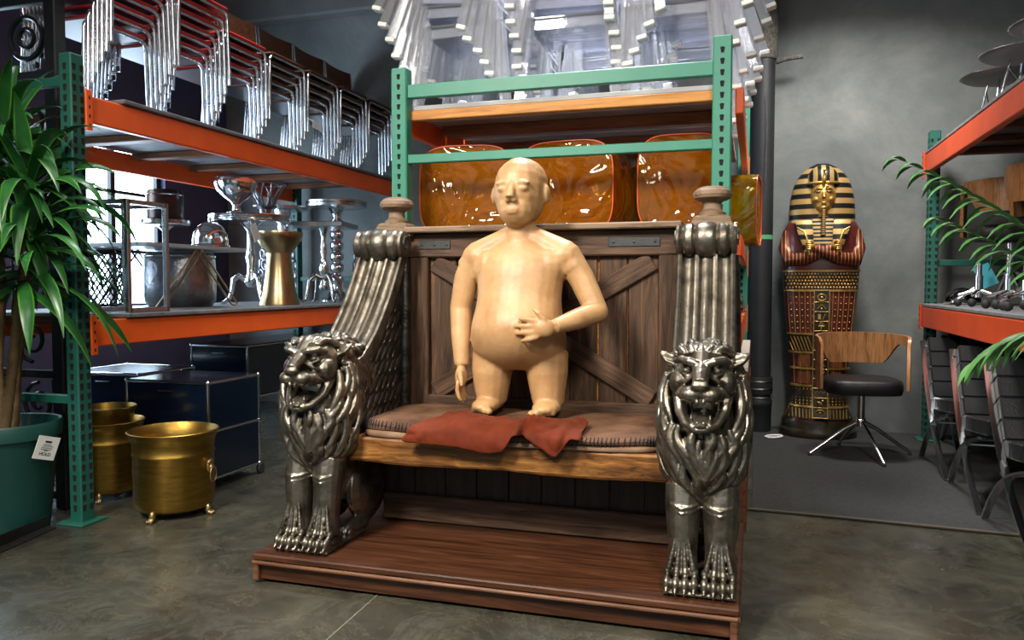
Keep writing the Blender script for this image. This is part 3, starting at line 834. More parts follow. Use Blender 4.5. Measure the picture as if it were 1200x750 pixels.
def figure():
    b = MB()
    # torso: one loft from crotch to neck, belly pushed forward
    Q = [(.19, .11, .08, .01), (.215, .175, .12, .005), (.26, .208, .15, -.005), (.32, .212, .175, -.02), (.38, .205, .178, -.028), (.44, .19, .162, -.018), (.5, .184, .142, -.002), (.56, .19, .132, .006), (.62, .2, .125, .012), (.665, .2, .112, .018), (.7, .175, .095, .022), (.725, .125, .078, .022), (.75, .08, .066, .02)]
    zz = np.linspace(.19, .75, 46); co_ = []
    for ch in (1, 2, 3):
        v_ = np.interp(zz, [t[0] for t in Q], [t[ch] for t in Q])
        for _ in range(10): v_[1:-1] = (v_[:-2] + 2 * v_[1:-1] + v_[2:]) / 4
        co_.append(v_)
    T = [(float(zz[i]), float(co_[0][i]), float(co_[1][i]), float(co_[2][i])) for i in range(46)]
    b.loft([[(rx * math.cos(a) , cy + ry * math.sin(a), z) for a in [2 * PI * i / 28 for i in range(28)]] for z, rx, ry, cy in T])
    for s in (-1, 1):
        b.ell((s * .19, .02, .672), (.08, .072, .07)); b.tube([(s * .03, .022, .77), (s * .1, .022, .735), (s * .19, .02, .69), (s * .24, .018, .62)], [.05, .052, .062, .06], 14)
        b.ell((s * .13, .01, .63), (.09, .085, .09))
    # legs and feet
    for s in (-1, 1):
        b.tube([(s * .115, .01, .26), (s * .125, .0, .17), (s * .128, .0, .09), (s * .13, .005, .04)], [.1, .09, .076, .068], 16)
        b.ell((s * .135, -.05, .032), (.06, .1, .034)); b.ell((s * .13, .02, .05), (.06, .06, .05))
        for k in range(5):
            b.ell((s * .135 + s * (-.043 + k * .021), -.14 + .011 * k, .018), (.0155 - .0012 * k, .022, .0155))
    # neck and head: plain oval head with small features
    b.tube([(0, .02, .72), (0, .015, .79), (0, .01, .85)], [.075, .062, .062], 16)
    h = b; b = MB()
    b.ell((0, .01, .965), (.098, .115, .13)); b.ell((0, -.03, .90), (.072, .078, .07)); b.ell((0, .03, 1.0), (.1, .11, .095))
    b.tube([(0, -.093, .985), (0, -.115, .95), (0, -.123, .93)], [.012, .016, .019], 8)
    for s in (-1, 1):
        b.ell((s * .013, -.112, .924), (.011, .012, .009))
        b.ell((s * .1, .015, .955), (.014, .026, .036)); b.ell((s * .038, -.09, .99), (.03, .014, .009), rot=(0, s * .15, 0))
        b.ell((s * .038, -.087, .968), (.021, .016, .012))
    b.ell((0, -.1, .892), (.028, .012, .006)); b.ell((0, -.098, .881), (.023, .013, .007))
    h.join(b, Matrix.Translation((0, .01, .86)) @ Matrix.Scale(1.16, 4) @ Matrix.Translation((0, -.01, -.885))); b = h
    # arm hanging at the figure's right side
    b.tube([(-.2, .02, .69), (-.25, .015, .58), (-.275, .01, .45), (-.262, -.02, .33), (-.248, -.055, .2)], [.06, .056, .05, .046, .032], 14)
    b.ell((-.246, -.066, .155), (.026, .038, .05))
    for k in range(4):
        y = -.1 + k * .022; ln = (.085, .098, .092, .075)[k]
        b.tube([(-.247, y, .135), (-.25, y - .002, .135 - ln * .45), (-.243, y - .002, .135 - ln * .78), (-.232, y, .135 - ln)], [.0125, .0115, .0105, .008], 8)
    b.tube([(-.24, -.095, .175), (-.225, -.122, .15), (-.218, -.13, .118)], [.015, .0125, .009], 8)
    # bent arm with the hand spread over the belly
    b.tube([(.2, .02, .69), (.27, .02, .58), (.335, .0, .45)], [.06, .056, .05], 14)
    b.ell((.34, -.005, .44), (.05, .05, .05))
    b.tube([(.34, -.005, .44), (.27, -.1, .41), (.2, -.175, .385)], [.05, .044, .03], 14)
    b.ell((.165, -.195, .378), (.045, .024, .04), rot=(0, 0, .45))
    for k in range(4):
        z = .408 - k * .021; ln = (.085, .1, .095, .075)[k]
        b.tube([(.14, -.204, z), (.14 - ln * .45, -.212, z + .006 - .006 * k), (.14 - ln * .78, -.206, z + .008 - .008 * k), (.14 - ln, -.196, z + .008 - .01 * k)], [.0125, .0115, .0105, .008], 8)
    b.tube([(.165, -.2, .41), (.14, -.207, .44), (.115, -.203, .458)], [.015, .0125, .009], 8)
    return b
fg = remesh(figure().build('statue', M['clay'], None), .0052, 9, .6)
fg.location = (-.975, 3.28, .6435)
tag(fg, 'plain smooth tan clay figure of a stout bald man standing on the leather pad', 'statue')
# ------------------------------------------------------------------ stacked chairs on the left rack
ORD = ['lowest', 'second from bottom', 'third from bottom', 'fourth from bottom', 'fifth from bottom', 'sixth from bottom', 'seventh from bottom', 'eighth from bottom']
def u_path(x0, x1, y, h, r=.05, sp=.015, n=5, lean=0.0):
    p = [(x0 - sp, y - lean, 0)]
    for k in range(n + 1):
        a = PI - (PI / 2) * k / n
        p.append((x0 + r + r * math.cos(a), y, h - r + r * math.sin(a)))
    for k in range(n + 1):
        a = PI / 2 - (PI / 2) * k / n
        p.append((x1 - r + r * math.cos(a), y, h - r + r * math.sin(a)))
    p.append((x1 + sp, y - lean, 0)); return p
def stack_chair(name, label, top, under, edge, back):
    t = thing(name, label, 'chair')
    s = MB().box((0, .0, .468), (.416, .38, .012), ch=.003)
    s.box((0, 0, .459), (.41, .37, .006), mi=1)
    o = s.build('seat', [top, under], t)
    MB().tube([(-.205, -.195, .468), (.205, -.195, .468)], .0125, 8).build('front_edge', edge, o, 60)
    for x in (-.206, .206): MB().tube([(x, -.195, .468), (x, .19, .468)], .0095, 8).build('side_edge', edge, o, 60)
    MB().tube(u_path(-.222, .222, -.19, .455), .0115, 8).build('front_frame', M['chrome'], t, 60)
    for x in (-.234, .234):
        MB().tube([(x, .245, .0), (x, .205, .44), (x, .215, .52), (x, .245, .84)], .0105, 8).build('rear_leg', M['chrome'], t, 60)
        MB().lathe([(.0115, 0), (.0125, .03), (.011, .032)], 8, (x * 1.01, .245, 0)).build('foot_cap', M['rubber'], t, 60)
    bk = MB(); rings = []
    for k in range(9):
        x = -.232 + .464 * k / 8; y = .228 + .03 * (1 - (2 * k / 8 - 1) ** 2)
        rings.append([(x, y - .006, .6), (x, y + .006, .6), (x, y + .021, .84), (x, y + .009, .84)])
    bk.loft(rings); bk.build('backrest', back, t, 60)
    return t
red_c = stack_chair('stacking_chair', 'tmp', M['redseat'], M['purple'], M['redseat'], M['brownseat'])
brn_c = stack_chair('stacking_chair', 'tmp', M['brownseat'], M['black'], M['brownseat'], M['brownseat'])
DZ = 2.161
stacks = [(3.63, 7, red_c, 'red edged stack above the potted plant', 'red chairs above the potted plant'),
          (4.13, 7, red_c, 'red edged stack right of the plant leaves', 'red chairs in the second stack'),
          (4.63, 5, red_c, 'lower red edged stack beside brown chairs', 'red chairs in the lower stack'),
          (5.13, 5, brn_c, 'brown stack right beside the red chairs', 'brown chairs next to the red ones'),
          (5.63, 5, brn_c, 'second brown stack from the red chairs', 'brown chairs in the second brown stack'),
          (6.13, 5, brn_c, 'third brown stack from the red chairs', 'brown chairs in the third brown stack'),
          (6.632, 5, brn_c, 'brown stack nearest the green centre rack', 'brown chairs next to the centre rack')]
first = {}
for (y, n, proto, desc, grp) in stacks:
    for k in range(n):
        col = 'red' if proto is red_c else 'brown'
        lab = '%s chair, %s in the %s' % (col, ORD[k], desc)
        if k == n - 1: lab = '%s chrome legged chair, topmost of the %s' % (col, desc)
        loc = (-3.62 + .032 * k, y, DZ + .0005 + .052 * k); rot = (0, 0, PI / 2 + rnd.uniform(-.002, .002))
        if id(proto) not in first:
            first[id(proto)] = 1; proto.location = loc; proto.rotation_euler = rot; proto['label'] = lab; proto['group'] = grp
        else: dup(proto, loc, rot, lab, grp)

for o_ in [o for o in COL.objects if o.get('label') == 'brown chrome legged chair, topmost of the second brown stack from the red chairs']:
    tg = MB(); tg.box((-.15, -.222, .06), (.13, .003, .06), rot=(0, .12, 0)); tg.tube([(-.23, -.2, .1), (-.2, -.215, .085), (-.1, -.215, .08)], .006, 6)
    tg.build('paper_tag', M['paper'], o_)
# ------------------------------------------------------------------ metal tables and bowls on the lower shelf
SZ = 1.0455
t = thing('side_table', 'square tube steel side table at the bright left end of the lower shelf', 'table', (-3.385, 3.62, SZ))
f = MB(); a = .145; h = .615
for sx in (-1, 1):
    for sy in (-1, 1): f.box((sx * a, sy * a, h / 2), (.026, .026, h), ch=.002)
for z in (.013, h - .013):
    for s in (-1, 1):
        f.box((s * a, 0, z), (.026, 2 * a, .026), ch=.002)
        if z > .1: f.box((0, s * a, z), (2 * a, .026, .026), ch=.002)
f.build('frame', M['chrome_soft'], t); MB().box((0, 0, h - .006), (.27, .27, .01)).build('table_top', M['silver'], t)
t = thing('coffee_table', 'low table with thin pale top on zigzag rod legs over the hammered drum', 'table', (-3.80, 4.42, SZ + .0035))
MB().box((0, 0, .395), (.56, .98, .026), ch=.005).build('table_top', plain('pale_top', (.42, .44, .48), .3, c2=(.5, .52, .55), scale=5), t)
for sx in (-1, 1):
    for s in (-1, 1):
        g = MB(); x = sx * .262
        g.tube([(x, s * .02, .384), (x, s * .40, .012), (x, s * .36, .004), (x, s * .33, .012), (x, s * -.04, .384)], .007, 7)
        g.build('leg', M['goldmetal'] if sx > 0 else M['iron'], t, 60)
t = thing('hammered_drum', 'large hammered grey metal drum standing under the low zigzag legged table', 'drum table', (-3.80, 4.55, SZ)).scale = (1.12, 1.12, .98)
t = bpy.data.objects['hammered_drum']
MB().lathe([(.18, 0), (.205, .04), (.212, .18), (.205, .33), (.196, .37), (.19, .378), (.0, .378)], 36).build('body', M['hammered'], t, 40)
MB().lathe([(.207, .345), (.211, .352), (.207, .36)], 36, caps=False).build('rim_band', M['silver'], t, 60)
t = thing('lattice_stool', 'wire lattice stool in front of the bright window on the lower shelf', 'stool', (-4.17, 4.22, SZ))
g = MB()
for k in range(14):
    for s in (-1, 1):
        g.tube([(.15 * math.cos(2 * PI * k / 14 + s * q * .22), .15 * math.sin(2 * PI * k / 14 + s * q * .22), .012 + q * .058) for q in range(7)], .006, 5)
g.build('lattice', M['iron'], t, 60)
for z in (.01, .365): MB().tube([(.152 * math.cos(i * PI / 12), .152 * math.sin(i * PI / 12), z) for i in range(24)], .01, 6, closed=True).build('hoop', M['iron'], t, 60)
MB().lathe([(.15, .368), (.155, .378), (.15, .386), (0, .386)], 24).build('seat', M['silver'], t, 40)
t = thing('tray_table', 'small round tray table with a dark drum on it near the window', 'table', (-4.2, 4.88, SZ))
MB().lathe([(.09, 0), (.09, .015), (.03, .04), (.022, .2), (.022, .55), (.06, .585), (.06, .59)], 24).build('pedestal', M['silver'], t, 40)
MB().lathe([(.165, .59), (.175, .6), (.175, .628), (.168, .628), (.165, .608), (0, .608)], 32).build('tray_top', M['silver'], t, 40)
t = thing('dark_canister', 'dark copper toned canister standing on the small round tray table', 'canister', (-4.2, 4.88, SZ + .6085))
MB().lathe([(.12, 0), (.13, .02), (.13, .22), (.122, .24), (.0, .242)], 28).build('body', plain('dark_copper', (.09, .05, .035), .3, .8, c2=(.03, .025, .03), scale=4), t, 40)
MB().lathe([(.132, .20), (.135, .205), (.132, .21)], 28, caps=False).build('band', M['silver'], t, 60)
t = thing('cloche', 'silver dome cover on a round foot at the end of the low pale table', 'dome', (-3.72, 4.77, SZ + .411))
MB().lathe([(.125, 0), (.135, .008), (.13, .02), (.12, .03)], 28).build('base', M['chrome'], t, 40)
MB().lathe([(.12, .03), (.122, .06), (.112, .11), (.085, .155), (.045, .182), (0, .19)], 28).build('dome', M['chrome'], t, 60)
MB().lathe([(.008, .186), (.008, .198), (.016, .21), (.0, .222)], 14).build('knob', M['chrome'], t, 60)
# round table with three curved legs, a goblet and a branch bowl on it
t = thing('pedestal_table', 'round silver top table on three curved legs with a hanging white tag', 'table', (-3.74, 5.27, SZ))
MB().lathe([(.28, .625), (.305, .628), (.31, .64), (.304, .647), (.31, .655), (.304, .663), (.31, .672), (.305, .682), (.29, .684), (0, .684)], 40).build('table_top', M['chrome'], t, 40)
MB().lathe([(.025, .13), (.05, .16), (.05, .2), (.03, .23), (.026, .3), (.04, .36), (.028, .42), (.024, .56), (.05, .6), (.08, .626)], 24).build('column', M['chrome'], t, 40)
for k in range(3):
    a = 2 * PI * k / 3 - .5
    MB().tube([(rr_ * math.cos(a), rr_ * math.sin(a), z) for rr_, z in ((.03, .18), (.09, .22), (.13, .19), (.14, .11), (.16, .05), (.2, .015), (.225, .012))], [.02, .024, .022, .017, .015, .015, .012], 8).build('leg', M['chrome'], t, 60)
tg = MB().box((.345, -.43, .52), (.004, .075, .12), rot=(.5, 0, 0)); tg.tube([(.27, -.13, .66), (.345, -.395, .575)], .0015, 4)
tg.build('paper_tag', M['paper'], t)
t = thing('goblet_bowl', 'big polished silver goblet bowl standing on the round silver table', 'bowl', (-3.74, 5.1, SZ + .6845))
MB().lathe([(.07, 0), (.07, .008), (.03, .025), (.026, .06), (.04, .085), (.09, .12), (.14, .17), (.157, .225), (.15, .265), (.144, .265), (.148, .22), (.12, .16), (.05, .115), (0, .105)], 36).build('bowl', M['chrome'], t, 60)
t = thing('branch_bowl', 'dark metal bowl of upright branching twigs on the round silver table', 'bowl', (-3.72, 5.44, SZ + .6845))
MB().lathe([(.085, 0), (.085, .008), (.04, .03), (.045, .06), (.09, .08), (.094, .09), (.04, .082), (0, .08)], 28).build('foot', M['hammered'], t, 40)
g = MB()
for k in range(16):
    a = 2 * PI * k / 16; b_ = a + rnd.uniform(-.5, .5)
    g.tube([(.06 * math.cos(a), .06 * math.sin(a), .08), (.1 * math.cos(b_), .1 * math.sin(b_), .17), (.155 * math.cos(a + .15), .155 * math.sin(a + .15), .26)], [.009, .008, .007], 6)
g.tube([(.155 * math.cos(2 * PI * i / 24), .155 * math.sin(2 * PI * i / 24), .26) for i in range(24)], .008, 6, closed=True)
g.build('twigs', M['hammered'], t, 60)
t = thing('hourglass_table', 'brushed gold hourglass pedestal table at the front of the lower shelf', 'table', (-3.375, 5.1, SZ))
MB().lathe([(.145, 0), (.145, .012), (.12, .1), (.098, .25), (.088, .36), (.09, .385)], 32).build('pedestal', M['goldmetal'], t, 40)
MB().lathe([(.09, .385), (.12, .42), (.165, .49), (.175, .525), (.172, .54), (.0, .54)], 32).build('table_top', M['goldmetal'], t, 40)
t = thing('square_table', 'square silver topped table on a turned baluster stem with curved feet', 'table', (-3.46, 5.88, SZ), .2)
MB().box((0, 0, .642), (.46, .46, .044), ch=.006).build('table_top', M['chrome_soft'], t)
bal = [(.03, .1), (.045, .13), (.03, .17), (.02, .2), (.035, .25), (.045, .29), (.028, .33), (.018, .38), (.03, .42), (.024, .48), (.016, .54), (.03, .59), (.045, .621)]
MB().lathe(bal, 20).build('baluster', M['chrome'], t, 60)
for k in range(4):
    a = PI / 4 + k * PI / 2
    MB().tube([(rr_ * math.cos(a), rr_ * math.sin(a), z) for rr_, z in ((.02, .2), (.08, .23), (.13, .19), (.145, .1), (.165, .03), (.2, .012))], [.018, .022, .018, .015, .014, .012], 8).build('leg', M['silver'], t, 60)
t = thing('round_pedestal', 'tall round silver pedestal table on a turned column behind the square table', 'table', (-3.62, 6.38, SZ))
MB().lathe([(.25, .84), (.27, .845), (.272, .868), (.268, .872), (.272, .878), (.272, .895), (.26, .9), (0, .9)], 40).build('table_top', M['chrome_soft'], t, 40)
col = [(.17, 0), (.17, .012), (.1, .05), (.06, .1), (.045, .14)]
for k in range(6): col += [(.06, .18 + k * .1), (.062, .22 + k * .1), (.036, .25 + k * .1)]
MB().lathe(col + [(.05, .8), (.09, .841)], 24).build('column', M['chrome'], t, 60)
t = thing('round_pedestal', 'second round silver pedestal table in the shadow at the shelf end', 'table', (-4.06, 6.2, SZ))
MB().lathe([(.2, .815), (.22, .82), (.22, .845), (0, .85)], 32).build('table_top', M['chrome_soft'], t, 40)
MB().lathe([(.15, 0), (.15, .012), (.05, .08), (.03, .3), (.045, .42), (.03, .55), (.08, .815)], 24).build('column', M['chrome_soft'], t, 60)
def pierced(lab, loc):
    t = thing('garden_stool', lab, 'stool', loc)
    g = MB()
    for row in range(5):
        for k in range(9):
            a0 = 2 * PI * (k + .5 * (row % 2)) / 9; z0 = .07 + row * .082
            rb = .12 + .03 * math.sin(PI * (z0) / .48)
            ring = []
            for i in range(12):
                th = 2 * PI * i / 12
                a = a0 + .038 * math.cos(th) / rb; z = z0 + .04 * math.sin(th)
                ring.append((rb * math.cos(a), rb * math.sin(a), z))
            g.tube(ring, .007, 5, closed=True)
    g.build('pierced_body', M['hammered'], t, 60)
    for z in (.015, .46): MB().lathe([(.118, z - .015), (.13, z - .008), (.13, z + .008), (.118, z + .015)], 24).build('rim', M['hammered'], t, 40)
    return t
pierced('pierced dark metal garden stool behind the gold hourglass table', (-3.82, 5.75, SZ))
pierced('pierced dark metal garden stool at the far end near the bench scroll', (-3.42, 6.62, SZ))

# ------------------------------------------------------------------ navy chrome cabinets and brass planters on the floor
def modular(name, lab, loc, sx, sy, rows, z0, casters, rz=0):
    t = thing(name, lab, 'cabinet', loc, rz)
    zs = [z0 + sum(rows[:i]) for i in range(len(rows) + 1)]
    fr = MB()
    for x in (-sx / 2, sx / 2):
        for y in (-sy / 2, sy / 2):
            fr.tube([(x, y, z0 if casters else .01), (x, y, zs[-1])], .0105, 8)
            for z in zs: fr.ell((x, y, z), .015, 8, 6)
    for z in zs:
        for y in (-sy / 2, sy / 2): fr.tube([(-sx / 2, y, z), (sx / 2, y, z)], .0095, 8)
        for x in (-sx / 2, sx / 2): fr.tube([(x, -sy / 2, z), (x, sy / 2, z)], .0095, 8)
    fr.build('chrome_frame', M['chrome'], t, 60)
    for i in range(len(rows)):
        zc = (zs[i] + zs[i + 1]) / 2; hh = rows[i] - .022
        p = MB()
        p.box((-sx / 2, 0, zc), (.012, sy - .024, hh), ch=.002); p.box((sx / 2, 0, zc), (.012, sy - .024, hh), ch=.002)
        p.box((0, sy / 2, zc), (sx - .024, .012, hh), ch=.002)
        p.build('panel', M['navy'], t)
        d = MB().box((0, -sy / 2, zc), (sx - .024, .014, hh), ch=.002).build('drawer_front', M['navy'], t)
        MB().tube([(-.05, -sy / 2 - .012, zc + hh / 2 - .04), (.05, -sy / 2 - .012, zc + hh / 2 - .04)], .006, 6).build('handle', M['chrome'], d, 60)
    MB().box((0, 0, zs[-1] + .003), (sx - .01, sy - .01, .012), ch=.002).build('top_panel', M['navy'], t)
    MB().box((0, 0, z0), (sx - .02, sy - .02, .01)).build('bottom_panel', M['navy'], t)
    for x in (-sx / 2, sx / 2):
        for y in (-sy / 2, sy / 2):
            if casters:
                c = MB().lathe([(.03, -.012), (.034, -.008), (.034, .008), (.03, .012)], 16, (x + .0, y + .012, .0345), 'x')
                c.build('caster', M['rubber'], t, 40)
                MB().tube([(x, y, z0), (x, y + .005, .06)], .009, 6).build('caster_stem', M['chrome'], t, 60)
    return t
modular('drawer_cabinet', 'navy two tier cabinet with chrome tube frame on black casters behind the brass planter', (-3.275, 4.03, 0), .57, .48, [.275, .285], .07, True)
modular('sideboard', 'long low navy sideboard with chrome frame and legs at the back of the rack', (-3.74, 5.62, 0), .48, 1.5, [.38], .37, False)
modular('drawer_cabinet', 'navy chrome framed cabinet in the dark corner behind the green upright', (-3.97, 4.28, 0), .56, .5, [.275, .285], .07, True)
def planter(lab, loc, k=1, rz=0, feet=True):
    t = thing('brass_planter', lab, 'planter', loc, rz)
    MB().lathe([(.0, .04), (.225, .04), (.244, .055), (.25, .09), (.252, .33), (.257, .335), (.257, .345), (.252, .35), (.256, .4), (.272, .44), (.284, .455), (.287, .462), (.28, .466), (.268, .45), (.25, .41), (.244, .36), (.24, .09), (.22, .07), (0, .065)], 48).build('pot', M['brass'], t, 50)
    if feet:
        for i in range(4):
            a = i * PI / 2 - PI / 2
            f = MB(); f.ell((0, -.005, .03), (.02, .022, .03)); f.ell((0, -.02, .014), (.024, .02, .014))
            for j in (-1, 0, 1): f.ell((j * .014, -.036, .01), (.0085, .012, .01))
            f.build('paw_foot', plain_foot, t, 60, loc=(.235 * math.cos(a), .235 * math.sin(a), 0), rot=(0, 0, a + PI / 2))
        for s in (-1, 1):
            hd = MB(); hd.ell((0, 0, 0), (.016, .03, .036)); hd.ell((s * .014, 0, -.008), (.014, .018, .018)); hd.ell((s * .008, 0, .022), (.014, .034, .016))
            o = hd.build('lion_mask', plain_foot, t, 60, loc=(s * .258, 0, .27))
            MB().tube([(s * .026, .036 * math.cos(i * PI / 8), -.045 + .042 * math.sin(i * PI / 8)) for i in range(16)], .0045, 6, closed=True).build('ring_handle', plain_foot, o, 60)
    return t
plain_foot = plain('cast_brass', (.5, .36, .17), .35, .9, c2=(.36, .24, .1), scale=30)
planter('brushed brass planter with paw feet and ring handles in front of the navy cabinet', (-2.905, 3.405, 0), rz=.12).scale = (.79, .79, .95)
planter('brass planter partly hidden behind the green rack upright', (-3.5, 3.57, 0), rz=.5).scale = (.7, .7, .93)
t = thing('brass_planter', 'smaller brass planter nested inside the one behind the green upright', 'planter', (-3.5, 3.57, .069))
t.scale = (.6, .6, .93)
MB().lathe([(.0, 0), (.19, 0), (.2, .02), (.225, .36), (.24, .44), (.262, .468), (.264, .475), (.256, .476), (.232, .44), (.217, .36), (.19, .03), (0, .02)], 40).build('pot', M['brass'], t, 50)
MB().tube([(.227 * math.cos(i * PI / 20), .227 * math.sin(i * PI / 20), .395) for i in range(40)], .004, 5, closed=True).build('rim_bead', M['brass'], t, 60)

# ------------------------------------------------------------------ ornate iron gate
G = thing('iron_gate', 'tall black wrought iron gate panel with scrollwork behind the potted plant', 'gate', (-3.47, 3.3, 0))
GW = .78; GH = 2.72
for x in (-.045, -GW): MB().box((x, 0, GH / 2), (.075, .075, GH), ch=.006).build('post', M['iron'], G)
for z in (.07, .72, 1.38, 2.3, 2.69): MB().box((-.045 - (GW - .045) / 2, 0, z), (GW - .1, .04, .045), ch=.004).build('rail', M['iron'], G)
def spiral(cx, cz, r0, turns, a0, d=1, n=26):
    return [(cx + r0 * (1 - .8 * i / n) * math.cos(a0 + d * turns * 2 * PI * i / n), 0, cz + r0 * (1 - .8 * i / n) * math.sin(a0 + d * turns * 2 * PI * i / n)) for i in range(n + 1)]
sc = MB()
for col in range(2):
    cx = -.235 - col * .33
    for (za, zb) in ((.1, .7), (.75, 1.36), (1.41, 2.28)):
        zm = (za + zb) / 2
        for s in (-1, 1):
            sc.tube(spiral(cx + s * .02, zm + s * (zb - za) * .26, .115, 1.6, s * PI / 2, s), .0115, 6)
            sc.tube([(cx + s * .12, 0, zm - s * (zb - za) * .02), (cx + s * .13, 0, zm + s * (zb - za) * .2), (cx + s * .12, 0, zm + s * (zb - za) * .48)], .009, 6)
        sc.tube([(cx - .14, 0, za), (cx - .14, 0, zb)], .009, 6)
    sc.tube([(cx + .11 * math.cos(i * PI / 12), 0, 2.5 + .11 * math.sin(i * PI / 12)) for i in range(24)], .015, 6, closed=True)
    sc.tube([(cx + .05 * math.cos(i * PI / 8), 0, 2.5 + .05 * math.sin(i * PI / 8)) for i in range(16)], .012, 6, closed=True)
sc.build('scrollwork', M['iron'], G, 60)
o = MB(); o.box((0, 0, .004), (.06, 1.3, .008), ch=.002); o.box((-.027, 0, .03), (.006, 1.3, .06), ch=.002)
o = o.build('steel_angle', M['iron'], None, None, loc=(-3.175, 2.36, 0), rot=(0, 0, .19)); tag(o, 'black steel angle bar lying on floor in front of the green pot', 'metal bar')

# ------------------------------------------------------------------ potted cane plant
def leaf(b, base, az, el, L, w, droop, roll=0, seg=9, fold=.25, mi_edge=1, wob=0):
    """arching strap leaf; midrib path bends down with gravity"""
    p = Vector(base); d = Vector((math.cos(az) * math.cos(el), math.sin(az) * math.cos(el), math.sin(el)))
    side0 = Vector((-math.sin(az), math.cos(az), 0))
    rows = []
    for i in range(seg + 1):
        t = i / seg
        ww = w * (math.sin(PI * min(1, .12 + .88 * t) ** .9) * .95 + .04) * (1 if t < .97 else .2)
        if i == seg: ww = .001
        n = side0.cross(d).normalized()
        sd = (side0 * math.cos(roll + wob * t) + n * math.sin(roll + wob * t)).normalized()
        nn = sd.cross(d).normalized()
        up = nn * ww * fold
        rows.append([p - sd * ww + up, p - sd * ww * .78 + up * .7, p, p + sd * ww * .78 + up * .7, p + sd * ww + up])
        p = p + d * (L / seg)
        d = (d + Vector((0, 0, -droop / seg * (.4 + 1.2 * t)))).normalized()
    base_i = len(b.v); vs = [q for r_ in rows for q in r_]
    b.v.extend([tuple(q) for q in vs])
    for i in range(seg):
        for j in range(4):
            a = base_i + i * 5 + j
            b.f.append((a, a + 1, a + 6, a + 5)); b.m.append(mi_edge if j in (0, 3) else 0)
P = thing('potted_dracaena', 'tall bushy corn plant with strap leaves in a green plastic pot', 'plant', (-3.52, 2.95, 0))
po = MB().lathe([(0, .012), (.17, .012), (.185, .0), (.19, .02), (.232, .44), (.236, .45), (.25, .455), (.253, .52), (.247, .53), (.236, .525), (.232, .46), (.22, .44), (0, .43)], 44)
pot = po.build('pot', M['greenpot'], P, 40)
tg = MB().box((0, 0, 0), (.112, .0025, .112))
tgo = tg.build('hold_tag', M['paper'], pot, None, loc=(.262, .0, .41), rot=(.12, .3, 1.45))
def text(s, size, mat, parent, loc, rot, name='lettering', ext=.0006):
    cu = bpy.data.curves.new(name, 'FONT'); cu.body = s; cu.size = size; cu.extrude = ext; cu.align_x = 'CENTER'
    o = bpy.data.objects.new(name, cu); COL.objects.link(o)
    dg = bpy.context.evaluated_depsgraph_get(); dg.update()
    me = bpy.data.meshes.new_from_object(o.evaluated_get(dg)); bpy.data.objects.remove(o)
    me.materials.clear(); me.materials.append(mat)
    return link(name, me, parent, loc, rot)
text('HOLD', .022, M['ink'], tgo, (0, -.0018, -.036), (PI / 2, 0, 0))
ln = MB()
ln.box((0, -.0018, .03), (.034, .001, .009))
for k in range(4): ln.box((rnd.uniform(-.006, .006), -.0018, .016 - k * .008), (.05 + rnd.uniform(-.01, .012), .001, .0018))
ln.box((0, -.0018, -.012), (.02, .001, .003))
ln.build('printed_lines', M['ink'], tgo)
MB().lathe([(.225, .435), (.225, .447), (0, .452)], 32).build('soil', M['soil'], P, 40)
heads = []
for (pts, r0) in (([(-.03, .02, .44), (-.035, 0, .8), (-.02, .02, 1.2), (-.02, .0, 1.62), (.03, 0, 1.92)], .026), ([(.03, -.03, .44), (.09, -.03, .75), (.14, -.02, 1.1), (.22, -.02, 1.5)], .024), ([(-.01, .06, .44), (.0, .08, .8), (.05, .1, 1.1), (.12, .05, 1.5), (.2, .0, 1.76)], .022)):
    c = MB(); path = []; rad = []
    for i in range(len(pts) - 1):
        for k in range(14):
            path.append(Vector(pts[i]).lerp(Vector(pts[i + 1]), k / 14)); rad.append(r0 * (1.06 if k % 2 else .94))
    path.append(Vector(pts[-1])); rad.append(r0 * .8)
    c.tube(path, rad, 10); c.build('cane', M['cane'], P, 60)
    heads.append((pts[-1], pts[-2]))
q = random.Random(21)
for hi, (tip, prev) in enumerate(heads):
    b = MB(); tip = Vector(tip); ax = (tip - Vector(prev)).normalized()
    cnt = (62, 46, 54)[hi]
    for i in range(cnt):
        t = i / cnt
        az = i * 2.39996 + q.uniform(-.2, .2); el = R(-25 + 100 * t) + q.uniform(-.2, .2)
        base = tip - ax * (.32 * (1 - t)) + Vector((math.cos(az), math.sin(az), 0)) * .02
        leaf(b, base, az, el, q.uniform(.42, .66) * (1 - .2 * t), q.uniform(.024, .042), q.uniform(1.5, 3.6), q.uniform(-.3, .3), wob=q.uniform(-.9, .9))
    b.build('foliage', [M['leaf'], M['leaf_lt']], P, 180, fix=False)
# ------------------------------------------------------------------ clear acrylic chairs piled on the centre rack
def clear_chair():
    t = thing('acrylic_chair', 'tmp', 'chair')
    MB().box((0, 0, .452), (.44, .43, .016), ch=.004).build('seat', M['acrylic_thin'], t)
    ap = MB()
    for s in (-1, 1):
        ap.box((0, s * .2, .418), (.4, .014, .05), ch=.003); ap.box((s * .205, 0, .418), (.014, .385, .05), ch=.003)
    ap.build('apron', M['acrylic_thin'], t)
    for sx in (-1, 1):
        for sy in (-1, 1):
            l = MB().tube([(sx * .255, sy * .245, .0), (sx * .205, sy * .2, .45)], .034, 4, square=True, up=(0, 1, 0))
            lo = l.build('leg', M['acrylic'], t)
            MB().box((sx * .255, sy * .245, .009), (.054, .054, .024), ch=.004).build('foot_cap', M['acrylic_cap'], lo)
    b = MB(); rings = []
    for k in range(9):
        x = -.21 + .42 * k / 8; c = .035 * (1 - (2 * k / 8 - 1) ** 2)
        top = .90 + .03 * (1 - (2 * k / 8 - 1) ** 4)
        rings.append([(x, .205 + c, .44), (x, .219 + c, .44), (x, .275 + c, top), (x, .261 + c, top)])
    b.loft(rings); b.build('backrest', M['acrylic_thin'], t)
    return t
cc = clear_chair(); got = False
